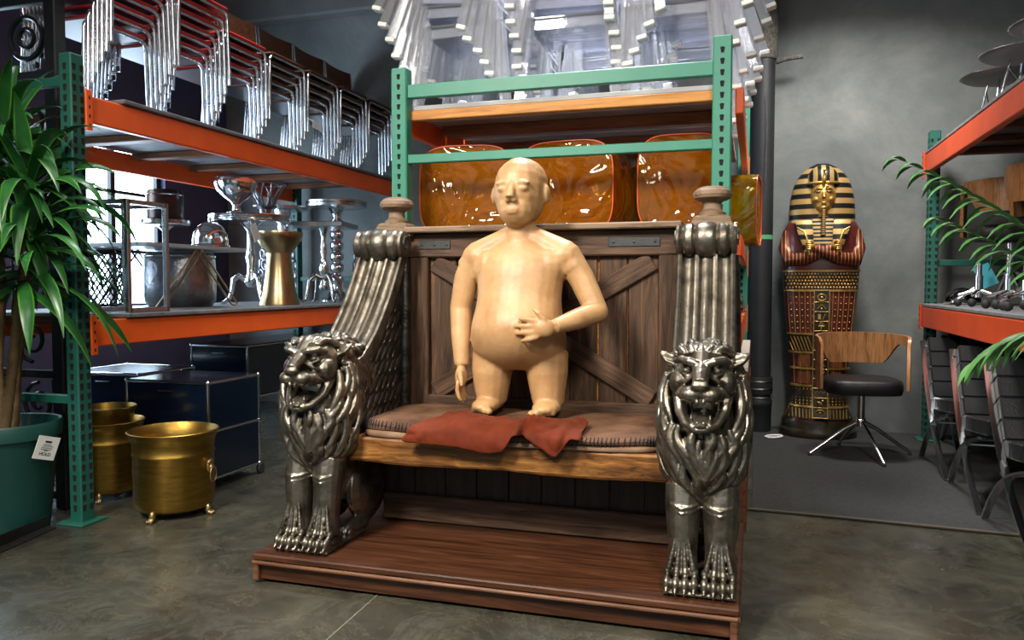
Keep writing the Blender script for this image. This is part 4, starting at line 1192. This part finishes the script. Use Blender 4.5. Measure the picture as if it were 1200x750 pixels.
AZ = 2.1325
ac = [(-1.5, 4.22, 7, -.04, -1.1, 'front left stack on the green rack', 'clear chairs in the front left stack'),
      (-.94, 4.25, 7, .05, -.2, 'front middle stack on the green rack', 'clear chairs in the front middle stack'),
      (-.42, 4.22, 7, -.06, 1.1, 'front right stack on the green rack', 'clear chairs in the front right stack'),
      (-1.47, 5.0, 5, .06, -1, 'stack behind the front left stack', 'clear chairs behind the front left stack'),
      (-.92, 5.05, 5, -.05, 1, 'stack behind the front middle stack', 'clear chairs behind the front middle stack'),
      (-.37, 5.02, 5, .04, 1, 'stack behind the front right stack', 'clear chairs behind the front right stack')]
for (x, y, n, rz, lean, desc, grp) in ac:
    for k in range(n):
        lab = 'clear acrylic chair, %s in the %s' % (ORD[k], desc)
        if k == n - 1: lab = 'clear acrylic chair, topmost of the %s' % desc
        loc = (x + lean * .034 * k, y - .008 * k, AZ + (.03 + .07 * k if k else 0))
        rot = (-.012 * k, -lean * .045 * k, rz + rnd.uniform(-.05, .05))
        if not got:
            got = True; cc.location = loc; cc.rotation_euler = rot; cc['label'] = lab; cc['group'] = grp
        else: dup(cc, loc, rot, lab, grp)

# ------------------------------------------------------------------ amber acrylic shells on the middle shelf
def amber_shell(name, lab, loc, rz, w, h, d, mat, grp):
    t = thing(name, lab, 'seat shell', loc, rz, grp)
    def ring(f, y, n=48, e=.5):
        r = []
        for i in range(n):
            a = 2 * PI * i / n; c, s_ = math.cos(a), math.sin(a)
            r.append((w / 2 * f * math.copysign(abs(c) ** e, c), y, h / 2 + h / 2 * f * math.copysign(abs(s_) ** e, s_)))
        return r
    # hollow shell: rounded back, open front
    b = MB()
    outer = [(.985, -d / 2), (1, -d * .42), (1, d * .2), (.97, d * .36), (.88, d * .46), (.7, d * .5), (.3, d * .505)]
    inner = [(.3, d * .49), (.68, d * .485), (.85, d * .445), (.94, d * .35), (.972, d * .2), (.972, -d * .42), (.965, -d / 2)]
    b.loft([ring(f, y) for f, y in outer] ); b.loft([ring(f, y) for f, y in inner])
    b.build('shell', mat, t, 60)
    MB().tube(ring(.975, -d / 2 - .003), .004, 6, closed=True).build('rim', M['amber_rim'], t, 60)
    s = MB().box((0, .01, h * .36), (w * .9, d * .8, .012), ch=.004).build('seat', mat, t)
    return t
SH = 1.4525
for (x, y, rz, w, h, d, m_, lab) in [(-1.53, 4.28, .12, .53, .5, .5, 'amber', 'orange clear acrylic cube seat at the left end behind the figure'),
                                (-.93, 4.3, -.1, .53, .5, .5, 'amber', 'orange clear acrylic cube seat in the middle right of the figure'),
                                (-.365, 4.28, .06, .46, .5, .48, 'amber', 'orange clear acrylic cube seat next to the green right upright'),
                                (-1.25, 5.1, .2, .52, .48, .48, 'amber', 'orange acrylic cube seat in the row behind, left of centre'),
                                (-.55, 5.1, -.15, .52, .48, .48, 'amber_y', 'yellowish acrylic cube seat in the row behind, right of centre')]:
    amber_shell('cube_seat', lab, (x, y, SH), rz, w, h, d, M[m_], 'coloured acrylic cube seats')
amber_shell('cube_seat', 'yellow green acrylic cube seat sticking out past the right upright', (-.135, 5.5, SH), 1.5, .5, .46, .3, M['amber_y'], 'coloured acrylic cube seats')
# chrome bowl chair piece seen at the end of the lowest centre shelf
t = thing('chrome_dome', 'shiny chrome dome on the lowest shelf right behind the lion bench', 'dome', (-.22, 4.6, 1.0425))
MB().lathe([(.16, 0), (.17, .01), (.165, .06), (.13, .12), (.07, .155), (0, .165)], 30).build('dome', M['chrome'], t, 60)
MB().lathe([(.172, 0), (.176, .006), (.172, .012)], 30, caps=False).build('rim', M['chrome_soft'], t, 60)

# ------------------------------------------------------------------ painted mummy case
CASE = 1
S = thing('mummy_case', 'gold, black and dark red standing mummy case with striped headdress against the back wall', 'mummy case', (.49, 6.66, .009))
def sect(z):
    Z = [0, .1, .16, .24, .35, .6, 1.0, 1.3, 1.5, 1.62, 1.72]
    W = [.26, .26, .25, .215, .21, .225, .262, .283, .29, .28, .22]
    D = [.22, .22, .21, .17, .15, .155, .175, .185, .18, .17, .15]
    return float(np.interp(z, Z, W)), float(np.interp(z, Z, D))
def ring_at(z, n=40, k=1.0):
    w, d = sect(z); r = []
    for i in range(n):
        a = 2 * PI * i / n; c, s_ = math.cos(a), math.sin(a)
        y = -d * math.copysign(abs(s_) ** .85, s_)
        if y > 0: y *= .75
        r.append((w * k * math.copysign(abs(c) ** .85, c), y * k, z))
    return r
def front(x, z, out=0):
    w, d = sect(z); u = min(.999, abs(x) / w); c = u ** (1 / .85)
    return -d * (math.sqrt(max(0, 1 - c * c))) ** .85 - out
MB().loft([ring_at(z) for z in np.linspace(.13, 1.72, 40)]).build('body', M['sarcred'], S, 50)
MB().lathe([(.27, 0), (.275, .02), (.275, .05), (.26, .07), (.262, .12), (.245, .15), (0, .15)], 36, sx=1.05, sy=.86).build('base', M['sarcblk'], S, 35)
def band(z0, z1, out, mat, nm, half=.97, n=30):
    b = MB()
    rings = []
    for i in range(n + 1):
        x0 = -1 + 2 * i / n
        def P(z, o):
            w, d = sect(z); x = x0 * half * w; return (x * (1 + o / w), front(x, z, o), z)
        rings.append([P(z0, -.01), P(z0, out), P(z1, out), P(z1, -.01)])
    return b.loft(rings).build(nm, mat, S, 40)
for (z0, z1) in ((1.135, 1.15), (1.285, 1.30), (.80, .812), (.655, .67), (.53, .545), (.395, .41), (.235, .25)): band(z0, z1, .009, M['gold'], 'gold_band')
band(1.15, 1.285, .003, M['sarcblk'], 'belt_ground'); band(.25, .395, .003, M['sarcblk'], 'foot_panel'); band(.67, .80, .003, M['sarcblk'], 'feather_panel'); band(.15, .235, .004, M['sarcblk'], 'toe_panel')
bd = MB()
for r_ in range(5):
    z = 1.165 + r_ * .026
    for k in range(23):
        x = (-.95 + 1.9 * (k + .5 * (r_ % 2)) / 22.5) * sect(z)[0] * .97
        bd.ell((x, front(x, z, .005), z), (.0095, .008, .01), 7, 5)
bd.build('belt_beads', M['gold'], S, 180)
ln = MB()
for k in range(13):
    u = -.9 + 1.8 * k / 12
    if abs(u) < .22: continue
    ln.tube([(u * sect(z)[0], front(u * sect(z)[0], z, .003), z) for z in np.linspace(.81, 1.135, 7)], .0032, 5)
    for j in range(6):
        z = .85 + j * .048; x = (u + .07) * sect(z)[0]
        if abs(u + .07) < .95: ln.ell((x, front(x, z, .003), z), (.006, .004, .005), 6, 4)
for k in range(9):
    u = -.85 + 1.7 * k / 8
    if abs(u) < .25: continue
    ln.tube([(u * sect(z)[0], front(u * sect(z)[0], z, .003), z) for z in np.linspace(.42, .655, 6)], .004, 5)
for k in range(14):                                                    # diagonal feathers
    s = -1 if k < 7 else 1; j = k % 7
    pts = []
    for i in range(6):
        u = s * (.25 + .1 * j + .03 * i); z = .675 + .022 * i
        if abs(u) > .95: break
        x = u * sect(z)[0]; pts.append((x, front(x, z, .005), z))
    if len(pts) > 1: ln.tube(pts, .0045, 5)
for r_ in range(6):
    for k in range(16):
        u = -.92 + 1.84 * k / 15; z = .262 + r_ * .023
        if abs(u) < .24: continue
        x = u * sect(z)[0]; ln.ell((x, front(x, z, .004), z), (.006, .004, .008), 6, 4)
for k in range(19):
    u = -.93 + 1.86 * k / 18; x = u * sect(.19)[0]
    ln.tube([(x, front(x, .16, .004), .16), (x, front(x, .225, .004), .225)], .004, 5)
ln.build('gold_tracery', M['gold'], S, 60)
orl = plain('orange_lacquer', (.2, .06, .02), .45, c2=(.12, .035, .015), scale=20)
for s in (-1, 1):
    for z0, z1 in ((.55, .65), (.42, .525)):
        rings = []
        for i in range(7):
            x = s * (.075 + .085 * i / 6)
            rings.append([(x, front(x, z0, 0), z0), (x, front(x, z0, .006), z0), (x, front(x, z1, .006), z1), (x, front(x, z1, 0), z1)])
        MB().loft(rings).build('orange_panel', orl, S, 40)
# middle column of picture signs
colm = MB(); rings = []
for z in np.linspace(.16, 1.14, 26):
    y0 = front(0, z, .0)
    rings.append([(-.055, front(.055, z, -.005), z), (-.055, front(.055, z, .014), z), (.055, front(.055, z, .014), z), (.055, front(.055, z, -.005), z)])
colm.loft(rings); colm.build('inscription_column', M['sarcblk'], S, 40)
g = MB()
for s in (-1, 1): g.tube([(s * .055, front(.055, z, .015), z) for z in np.linspace(.16, 1.14, 14)], .0045, 6)
def yc(z): return front(.05, z, .0155)
for i, z in enumerate(np.linspace(.2, 1.09, 13)):
    y = yc(z); kq = i % 6
    g.tube([(-.05, yc(z - .036), z - .036), (.05, yc(z - .036), z - .036)], .0025, 5)
    if kq == 0: g.tube([(.03 * math.cos(a), y, z + .024 * math.sin(a)) for a in [2 * PI * j / 14 for j in range(14)]], .0045, 5, closed=True); g.ell((0, y, z), (.01, .005, .01), 8, 5)
    if kq == 1: g.ell((.0, y, z - .004), (.026, .006, .012), 8, 5, rot=(0, .5, 0)); g.ell((.02, y, z + .016), (.01, .006, .01), 8, 5); g.tube([(-.004, y, z - .012), (-.002, y, z - .026)], .003, 5)
    if kq == 2: g.tube([(-.034, y, z), (-.02, y, z + .014), (-.007, y, z), (.007, y, z + .014), (.02, y, z), (.034, y, z + .012)], .004, 5)
    if kq == 3: g.tube([(0, y, z - .028), (0, y, z + .006)], .0045, 5); g.tube([(-.02, y, z), (.02, y, z)], .0045, 5); g.tube([(.01 * math.cos(a), y, z + .017 + .012 * math.sin(a)) for a in [2 * PI * j / 10 for j in range(10)]], .0038, 5, closed=True)
    if kq == 4: g.box((-.015, y, z), (.02, .008, .04)); g.tube([(.008, y, z - .022), (.03, y, z + .022)], .005, 5)
    if kq == 5: g.tube([(-.03, y, z - .015), (0, y, z + .02), (.03, y, z - .015)], .0045, 5); g.ell((0, y, z - .012), (.008, .005, .008), 8, 5)
g.build('picture_signs', M['gold'], S, 60)
# headdress
HB = [(1.575, .22, .12), (1.6, .24, .135), (1.66, .244, .14), (1.75, .243, .14), (1.85, .235, .135), (1.93, .218, .125), (2.0, .195, .11), (2.06, .148, .09), (2.1, .1, .065), (2.125, .05, .04)]
nem = stripes('headdress_stripes', (.5, .33, .12), (.012, .014, .016), 2, 12.6, .5, .38, .55, .2)
b = MB(); b.loft([[(w * math.copysign(abs(math.cos(a)) ** .8, math.cos(a)), -d * math.copysign(abs(math.sin(a)) ** .8, math.sin(a)) * (1 if math.sin(a) > 0 else .7) - .015, z) for a in [2 * PI * i / 40 for i in range(40)]] for z, w, d in HB])
b.build('headdress', nem, S, 60)
for s in (-1, 1):
    lp = MB(); rings = []
    for z, x0, x1, y in ((1.42, .07, .125, -.205), (1.5, .068, .15, -.205), (1.6, .07, .185, -.19), (1.68, .08, .2, -.16)):
        rings.append([(s * x0, y + .03, z), (s * x0, y, z), (s * (x0 + x1) / 2, y - .012, z), (s * x1, y + .005, z), (s * x1, y + .04, z)])
    lp.loft(rings); lp.build('lappet', nem, S, 50)
cr = MB(); crn = stripes('crown_stripes', (.5, .33, .12), (.012, .014, .016), 0, 17, .52, .38, .55, .26)
cr.ell((0, -.085, 1.985), (.118, .1, .125), 28, 18); cr.build('crown', crn, S, 180)
MB().tube([(.116 * math.sin(a), -.092 - .104 * math.cos(a), 1.965) for a in np.linspace(-1.7, 1.7, 20)], .009, 7).build('brow_band', M['gold'], S, 60)
f = MB()
f.ell((0, -.125, 1.865), (.084, .075, .115), 22, 16); f.ell((0, -.15, 1.795), (.05, .05, .045)); f.ell((0, -.11, 1.76), (.05, .05, .07))
f.tube([(0, -.19, 1.89), (0, -.208, 1.862), (0, -.215, 1.846)], [.008, .011, .014], 8)
for s in (-1, 1):
    f.ell((s * .034, -.185, 1.888), (.019, .012, .008)); f.tube([(s * .012, -.197, 1.908), (s * .036, -.196, 1.914), (s * .06, -.178, 1.904)], [.004, .006, .004], 6)
    f.ell((s * .092, -.1, 1.86), (.014, .022, .036)); f.ell((s * .045, -.172, 1.84), (.024, .02, .022))
f.ell((0, -.202, 1.816), (.02, .01, .0055)); f.ell((0, -.2, 1.806), (.017, .01, .006)); f.ell((0, -.19, 1.78), (.02, .018, .014))
f.xf(Matrix.Translation((0, -.12, 1.86)) @ Matrix.Diagonal((1.12, 1.15, 1.1, 1)) @ Matrix.Translation((0, .115, -1.86)))
fo = remesh(f.build('face', M['gold'], S), .0042, 2, .5)
e = MB()
for s in (-1, 1):
    e.ell((s * .038, -.2135, 1.891), (.018, .004, .006), 10, 6)
    e.tube([(s * .056, -.206, 1.892), (s * .076, -.19, 1.891)], [.003, .002], 5)
e.build('eye_paint', M['black'], fo, 180)
cb = MB(); cb.tube([(0, -.2, 1.945), (0, -.228, 1.97), (0, -.222, 2.0), (0, -.215, 2.03), (0, -.235, 2.05)], [.01, .014, .012, .01, .008], 8)
cb.ell((.0, -.232, 2.05), (.013, .02, .011)); cb.ell((.028, -.225, 1.955), (.012, .014, .018))
cb.build('cobra', M['gold'], S, 180)
MB().tube([(0, -.205, 1.775), (0, -.222, 1.7), (0, -.225, 1.6), (0, -.222, 1.56)], [.014, .013, .017, .02], 10).build('beard', stripes('beard_bands', (.4, .25, .08), (.03, .025, .02), 2, 60, .5), S, 60)
co = MB(); rings = []
for z, w, y in ((1.44, .06, -.19), (1.55, .075, -.185), (1.66, .08, -.16), (1.73, .07, -.14)):
    rings.append([(-w, y + .03, z), (-w, y, z), (0, y - .015, z), (w, y, z), (w, y + .03, z)])
co.loft(rings).build('collar', stripes('collar_bands', (.5, .33, .12), (.012, .02, .03), 2, 34, .5, .38, .5), S, 50)
slv = stripes('sleeve_bands', (.11, .017, .012), (.5, .3, .08), 0, 38, .8, .4, .3)
for s in (-1, 1):
    MB().tube([(s * .235, -.045, 1.6), (s * .262, -.07, 1.47), (s * .235, -.135, 1.375), (s * .12, -.2, 1.39), (s * .0, -.222 - .014 * (s > 0), 1.44), (s * -.06, -.225 - .012 * (s > 0), 1.465)], [.05, .056, .056, .047, .04, .036], 14).build('folded_arm', slv, S, 60)
    h = MB(); hx = -s * .088; hz = 1.482; hy = -.232 - .012 * (s > 0)
    h.ell((hx, hy, hz), (.036, .026, .03))
    for k in range(4): h.tube([(hx - s * .018 + .0, hy - .012, hz + .022 - .0145 * k), (hx - s * .034, hy - .024, hz + .02 - .0145 * k), (hx - s * .026, hy - .036, hz + .018 - .0145 * k), (hx - s * .004, hy - .034, hz + .017 - .0145 * k)], [.0085, .0088, .0085, .007], 7)
    h.tube([(hx + s * .012, hy - .015, hz + .024), (hx - s * .004, hy - .032, hz + .034), (hx - s * .02, hy - .036, hz + .03)], [.01, .0088, .007], 7)
    h.build('hand', M['gold'], S, 60)
    MB().tube([(hx - s * .01, hy - .02, hz - .07), (hx - s * .02, hy - .022, hz + .02), (hx - s * .05, hy - .01, hz + .11), (hx - s * .1, hy + .03, hz + .14)], .008, 7).build('sceptre', M['gold'], S, 60)

# ------------------------------------------------------------------ swivel chairs with bent wood back
def swivel(lab, loc, rz, tagged=False):
    t = thing('swivel_chair', lab, 'chair', loc, rz)
    s = MB(); rings = []
    def rr(k, z): return [((.25 * k) * math.copysign(abs(math.cos(a)) ** .55, math.cos(a)), (.235 * k) * math.copysign(abs(math.sin(a)) ** .55, math.sin(a)), z) for a in [2 * PI * i / 40 for i in range(40)]]
    s.loft([rr(k, z) for k, z in ((.86, .44), (.97, .445), (1, .47), (1, .51), (.97, .533), (.85, .543), (.5, .545))])
    s.build('seat', M['leather'], t, 60)
    # back: a band of wood round the seat, cut away above the seat
    rb = .285; th = .021
    def strip(cols):
        b = MB(); rings = []
        for phi, zlo, zhi in cols:
            cx, cy = math.sin(phi), math.cos(phi)
            k = 1 + .03 * 0
            rings.append([(rb * cx * (1.0), rb * .95 * cy, zlo), ((rb + th) * cx, (rb + th) * .95 * cy, zlo), ((rb + th) * cx, (rb + th) * .95 * cy, zhi), (rb * cx, rb * .95 * cy, zhi)])
        return b.loft(rings)
    cols = []
    for i in range(61):
        phi = R(-112 + 224 * i / 60); a = abs(math.degrees(phi))
        zhi = .845 - .02 * (a / 112) ** 2
        if a > 104: zhi -= (a - 104) * .006
        if a < 34: zlo = .625
        elif a < 66: u = (a - 34) / 32; zlo = .625 + .145 * (3 * u * u - 2 * u ** 3)
        elif a < 82: zlo = .77
        else: u = (a - 82) / 12; zlo = .77 - .3 * min(1, u) ** 2.2
        cols.append((phi, zlo, zhi))
    b = strip(cols); o = b.build('backrest', M['bentwood'], t, 40)
    MB().lathe([(.1, .425), (.1, .442), (.03, .442)], 20).build('seat_plate', M['black'], t, 40)
    MB().lathe([(.026, .2), (.026, .428)], 16).build('column', M['chrome'], t, 60)
    MB().lathe([(.0, .195), (.034, .2), (.036, .25), (.028, .262), (.026, .262)], 18).build('hub', M['chrome'], t, 40)
    for k in range(4):
        a = k * PI / 2 + .25
        l = MB().tube([(.02 * math.cos(a), .02 * math.sin(a), .235), (.12 * math.cos(a), .12 * math.sin(a), .18), (.35 * math.cos(a), .35 * math.sin(a), .016)], [.015, .014, .011], 8)
        lo = l.build('leg', M['chrome'], t, 60)
        MB().lathe([(.014, 0), (.015, .012), (.01, .02)], 10, (.35 * math.cos(a), .35 * math.sin(a), 0)).build('glide', M['rubber'], lo, 60)
    return t
sw = swivel('black seated swivel chair with bent wood back on the carpet before the mummy case', (.715, 5.93, .009), .06)
RSZ = 1.0555
for (x, y, rz, lab) in ((1.66, 6.15, 2.9, 'wooden backed swivel chair on the right shelf nearest the back wall'),
                        (1.72, 5.38, 2.4, 'wooden backed swivel chair on the right shelf, the one behind the palm fronds'),
                        (1.78, 4.6, 2.7, 'wooden backed swivel chair on the right shelf nearest the picture edge')):
    c = dup(sw, (x, y, RSZ), (0, 0, rz), lab, 'swivel chairs on the right shelf')
    if y > 6:
        tg = MB(); tg.box((.141, .261, .2), (.1, .003, .15), rot=(.1, .45, .25)); tg.tube([(.12, .25, .26), (.1, .2, .44)], .0015, 4)
        tg.build('teal_tag', M['teal'], c)
t = thing('chrome_kettle', 'dark glossy chrome dome at the wall end of the right shelf', 'dome', (1.42, 6.35, RSZ))
MB().lathe([(.11, 0), (.12, .01), (.115, .05), (.09, .09), (.04, .115), (0, .12)], 28).build('dome', plain('dark_chrome', (.12, .12, .13), .12, 1), t, 60)
MB().lathe([(.121, .004), (.125, .01), (.121, .016)], 28, caps=False).build('rim', M['chrome'], t, 60)
for i, (x, y) in enumerate(((1.37, 5.72), (1.4, 5.2), (1.38, 4.82))):
    o = thing('caster_base', ['five wheeled chrome chair base lying on the right shelf by the teal tag', 'five wheeled chrome chair base on the right shelf under the palm', 'five wheeled chrome chair base on the right shelf at the picture edge'][i], 'chair base', (x, y, RSZ), .4 + i)
    MB().lathe([(.025, .06), (.025, .2), (.018, .2), (.018, .28)], 14).build('column', M['chrome'], o, 60)
    for k in range(5):
        a = 2 * PI * k / 5
        l = MB().tube([(.02 * math.cos(a), .02 * math.sin(a), .1), (.11 * math.cos(a), .11 * math.sin(a), .075)], [.014, .01], 8).build('arm', M['chrome'], o, 60)
        MB().ell((.115 * math.cos(a), .115 * math.sin(a), .0265), .026, 12, 8).build('caster', M['rubber'], l, 180)

# ------------------------------------------------------------------ round topped stools on the right upper shelf
def stool(lab, loc, rz, grp):
    t = thing('wire_stool', lab, 'stool', loc, rz, grp)
    MB().lathe([(0, .405), (.15, .412), (.25, .43), (.275, .446), (.28, .452), (.272, .455), (.24, .44), (.14, .424), (0, .42)], 44).build('seat', M_sh, t, 60)
    MB().tube([(.279 * math.cos(2 * PI * i / 40), .279 * math.sin(2 * PI * i / 40), .451) for i in range(40)], .004, 5, closed=True).build('rim', M['chrome_soft'], t, 60)
    for k in range(4):
        a = PI / 4 + k * PI / 2; a2 = a + PI / 2
        l = MB(); l.tube([(.11 * math.cos(a), .11 * math.sin(a), .415), (.2 * math.cos(a), .2 * math.sin(a), .006)], .0085, 8)
        l.build('leg', M['chrome'], t, 60)
        MB().tube([(.12 * math.cos(a), .12 * math.sin(a), .36), (.19 * math.cos(a2), .19 * math.sin(a2), .05)], .004, 6).build('brace_wire', M['chrome'], t, 60)
    return t
M_sh = plain('dark_shell', (.05, .045, .042), .4, c2=(.07, .062, .056), scale=6)
UZ = 2.1945
st0 = stool('dark round wire legged stool on the right upper shelf, nearest the back wall', (1.64, 6.3, UZ), .2, 'round stools on the right upper shelf')
dup(st0, (1.62, 5.72, UZ), (0, 0, .9), 'dark round wire legged stool, second from the back wall on the right upper shelf')
dup(st0, (1.63, 5.13, UZ), (0, 0, .5), 'dark round wire legged stool, third from the back wall on the right upper shelf')
dup(st0, (1.63, 4.54, UZ), (0, 0, 1.2), 'dark round wire legged stool, fourth from the back wall on the right upper shelf')

# ------------------------------------------------------------------ lounge chairs under the right shelf
def bar(path, w=.034, t_=.012):
    """flat steel bar swept along a path in the YZ plane"""
    b = MB(); rings = []; n = len(path)
    for i in range(n):
        a = path[max(0, i - 1)]; c = path[min(n - 1, i + 1)]
        d = Vector((0, c[0] - a[0], c[1] - a[1])).normalized(); nn = Vector((0, -d.z, d.y)) * t_ / 2
        p = Vector((0, path[i][0], path[i][1]))
        rings.append([p + nn + Vector((-w / 2, 0, 0)), p + nn + Vector((w / 2, 0, 0)), p - nn + Vector((w / 2, 0, 0)), p - nn + Vector((-w / 2, 0, 0))])
    return b.loft(rings)
def bez(p0, p1, p2, p3, n=18):
    r = []
    for i in range(n + 1):
        t = i / n; u = 1 - t
        r.append(tuple(u ** 3 * p0[k] + 3 * u * u * t * p1[k] + 3 * u * t * t * p2[k] + t ** 3 * p3[k] for k in (0, 1)))
    return r
def cushion_block(nrow, ncol, W, Lh, T):
    b = MB()
    for i in range(nrow):
        for j in range(ncol):
            b.box((-W / 2 + W / ncol * (j + .5), 0, Lh / nrow * (i + .5)), (W / ncol + .002, T, Lh / nrow + .002), ch=.009)
    b.box((0, 0, Lh / 2), (W - .02, T * .82, Lh - .02))
    return b
def lounge(lab, loc, rz):
    t = thing('lounge_chair', lab, 'chair', loc, rz, 'black lounge chairs under the right shelf')
    W = .74
    for x in (-W / 2, W / 2):
        bar(bez((.38, .80), (.20, .42), (.02, .2), (-.36, .006), 22)).build('side_bar', M['chrome'], t, 40, loc=(x, 0, 0))
        bar(bez((-.36, .40), (-.08, .33), (.12, .30), (.34, .006), 22)).build('curved_leg', M['chrome'], t, 40, loc=(x, 0, 0))
    for y, z in ((.36, .76), (.2, .45), (-.33, .39), (.12, .28)): MB().box((0, y, z), (W, .03, .012), ch=.002).build('cross_bar', M['chrome'], t)
    cushion_block(4, 3, .70, .60, .085).build('seat_cushion', M['leather'], t, None, loc=(0, -.38, .455), rot=(R(-84) , 0, 0)).rotation_euler = (R(-96), 0, 0)
    cushion_block(4, 3, .70, .43, .08).build('back_cushion', M['leather'], t, None, loc=(0, .16, .43), rot=(R(-27), 0, 0))
    return t
CH = 1.5
lg = lounge('black leather lounge chair under the right shelf, closest to the camera', (CH + .01, 4.16, .0095), .03)
dup(lg, (CH + .0, 4.91, .0095), (0, 0, -.02), 'black leather lounge chair under the right shelf, second from the camera')
dup(lg, (CH - .01, 5.66, .0095), (0, 0, .02), 'black leather lounge chair under the right shelf, third from the camera')
dup(lg, (CH + .23, 6.3, .0095), (0, 0, -.04), 'black leather lounge chair in the dark by the back wall under the shelf')

# ------------------------------------------------------------------ palm leaning in from the right
P = thing('potted_palm', 'feathery green palm whose fronds reach in from the right picture edge', 'plant', (1.42, 2.75, 0))
MB().lathe([(0, .0), (.16, .0), (.17, .02), (.2, .38), (.21, .385), (.21, .42), (.195, .42), (.185, .38), (0, .37)], 32).build('pot', M['black'], P, 40)
MB().lathe([(.185, .372), (0, .385)], 24, caps=False).build('soil', M['soil'], P)
def frond(ctrl, nl, L0, name='frond'):
    st = MB(); p = [Vector(c) for c in ctrl]; path = []
    for i in range(31):
        t = i / 30; u = 1 - t
        path.append(p[0] * u ** 3 + p[1] * 3 * u * u * t + p[2] * 3 * u * t * t + p[3] * t ** 3)
    st.tube(path, [.009 - .0065 * i / 30 for i in range(31)], 6)
    o = st.build('frond_stem', M['palm'], P, 60)
    b = MB()
    for i in range(nl):
        t = .36 + .64 * (i + .5) / nl; k = t * 30; a = path[int(k)]; c = path[min(30, int(k) + 1)]; pos = a.lerp(c, k - int(k))
        d = (c - a).normalized() if (c - a).length > 1e-6 else (path[30] - path[29]).normalized()
        for s in (-1, 1):
            sd = d.cross(Vector((0, 0, 1))).normalized() * s
            L = L0 * (math.sin(PI * (.12 + .8 * (t - .36) / .64)) * .7 + .3) * rnd.uniform(.85, 1.1)
            dr = (d * .75 + sd * .75 + Vector((0, 0, .05))).normalized()
            rows = []; q_ = pos.copy()
            wv = dr.cross(Vector((0, 0, 1))).normalized()
            for j in range(7):
                u = j / 6; w = .0145 * math.sin(PI * min(1, .15 + .85 * u)) + .0006
                rows.append([q_ - wv * w, q_ + Vector((0, 0, .003)), q_ + wv * w])
                q_ = q_ + dr * (L / 6); dr = (dr + Vector((0, 0, -.42 * (.4 + u)))).normalized()
            bi = len(b.v); b.v.extend([tuple(x) for r_ in rows for x in r_])
            for j in range(6):
                for m in range(2):
                    a_ = bi + j * 3 + m; b.f.append((a_, a_ + 1, a_ + 4, a_ + 3)); b.m.append(0)
    b.build('leaflets', M['palm'], o, 180, fix=False)
    return o
frond([(0, 0, .38), (-.12, .15, 1.0), (-.42, .42, 1.4), (-.93, .46, 1.665)], 17, .27)
frond([(.02, 0, .38), (-.02, .12, .9), (-.36, .38, 1.22), (-.79, .45, 1.44)], 16, .26)
frond([(-.02, -.02, .38), (-.08, .08, .9), (-.38, .36, 1.25), (-.66, .5, .9)], 15, .27)
frond([(.03, .03, .38), (.1, .2, 1.1), (.25, .4, 1.7), (.6, .5, 1.75)], 20, .22)
frond([(.0, -.03, .38), (.05, -.1, 1.1), (.0, -.35, 1.6), (-.1, -.75, 1.6)], 20, .22)
# ------------------------------------------------------------------ camera, light
cd = bpy.data.cameras.new('camera'); cam = bpy.data.objects.new('camera', cd); COL.objects.link(cam)
cd.sensor_width = 36; cd.lens = 36 * 925 / 1200; cd.clip_start = .05
cam.location = (0, 0, 1.2); cam.rotation_euler = (R(90 - 2.6), 0, R(17.1))
scene.camera = cam
wd = bpy.data.worlds.new('world'); scene.world = wd; wd.use_nodes = True
bg = wd.node_tree.nodes['Background']; bg.inputs[0].default_value = (.78, .93, 1, 1); bg.inputs[1].default_value = .52
def area(name, loc, rot, size, power, col, sy=None, spread=180):
    l = bpy.data.lights.new(name, 'AREA'); l.energy = power; l.color = col; l.size = size
    l.spread = R(spread)
    if sy: l.shape = 'RECTANGLE'; l.size_y = sy
    o = bpy.data.objects.new(name, l); COL.objects.link(o); o.location = loc
    o.rotation_euler = rot; return o
area('area_light', (-2.3, -.2, 3.9), (R(46), R(0), R(-20)), .7, 96, (1, .94, .83), 1.2, 84)  # added key light aimed at the bench front; no known fixture
area('area_light', (.9, -.2, 3.9), (R(44), 0, R(14)), .6, 48, (1, .94, .83), 1.0, 95)  # second added light, brightens the bench from the right front
area('area_light', (-1.2, 2.2, 4.3), (0, 0, 0), .5, 30, (1, .94, .85), 1.2)  # unseen overhead light added in front of the bench
area('area_light', (.6, 5.6, 3.45), (R(14), 0, 0), .45, 62, (1, .97, .92), .45, 140)
area('area_light', (-.95, 4.6, 4.4), (0, 0, 0), .9, 110, (.92, .96, 1), .6, 70)  # narrow light added to brighten only the clear acrylic chairs
area('area_light', (-3.4, 4.4, 4.4), (0, 0, 0), .8, 38, (.88, .94, 1), 1.2, 80)  # unseen overhead light added for the left rack
scene.view_settings.view_transform = 'Standard'; scene.view_settings.look = 'None'
scene.view_settings.gamma = 1; scene.view_settings.exposure = 0; scene.view_settings.use_curve_mapping = False
scene.cycles.transparent_max_bounces = 24
scene.cycles.max_bounces = 8
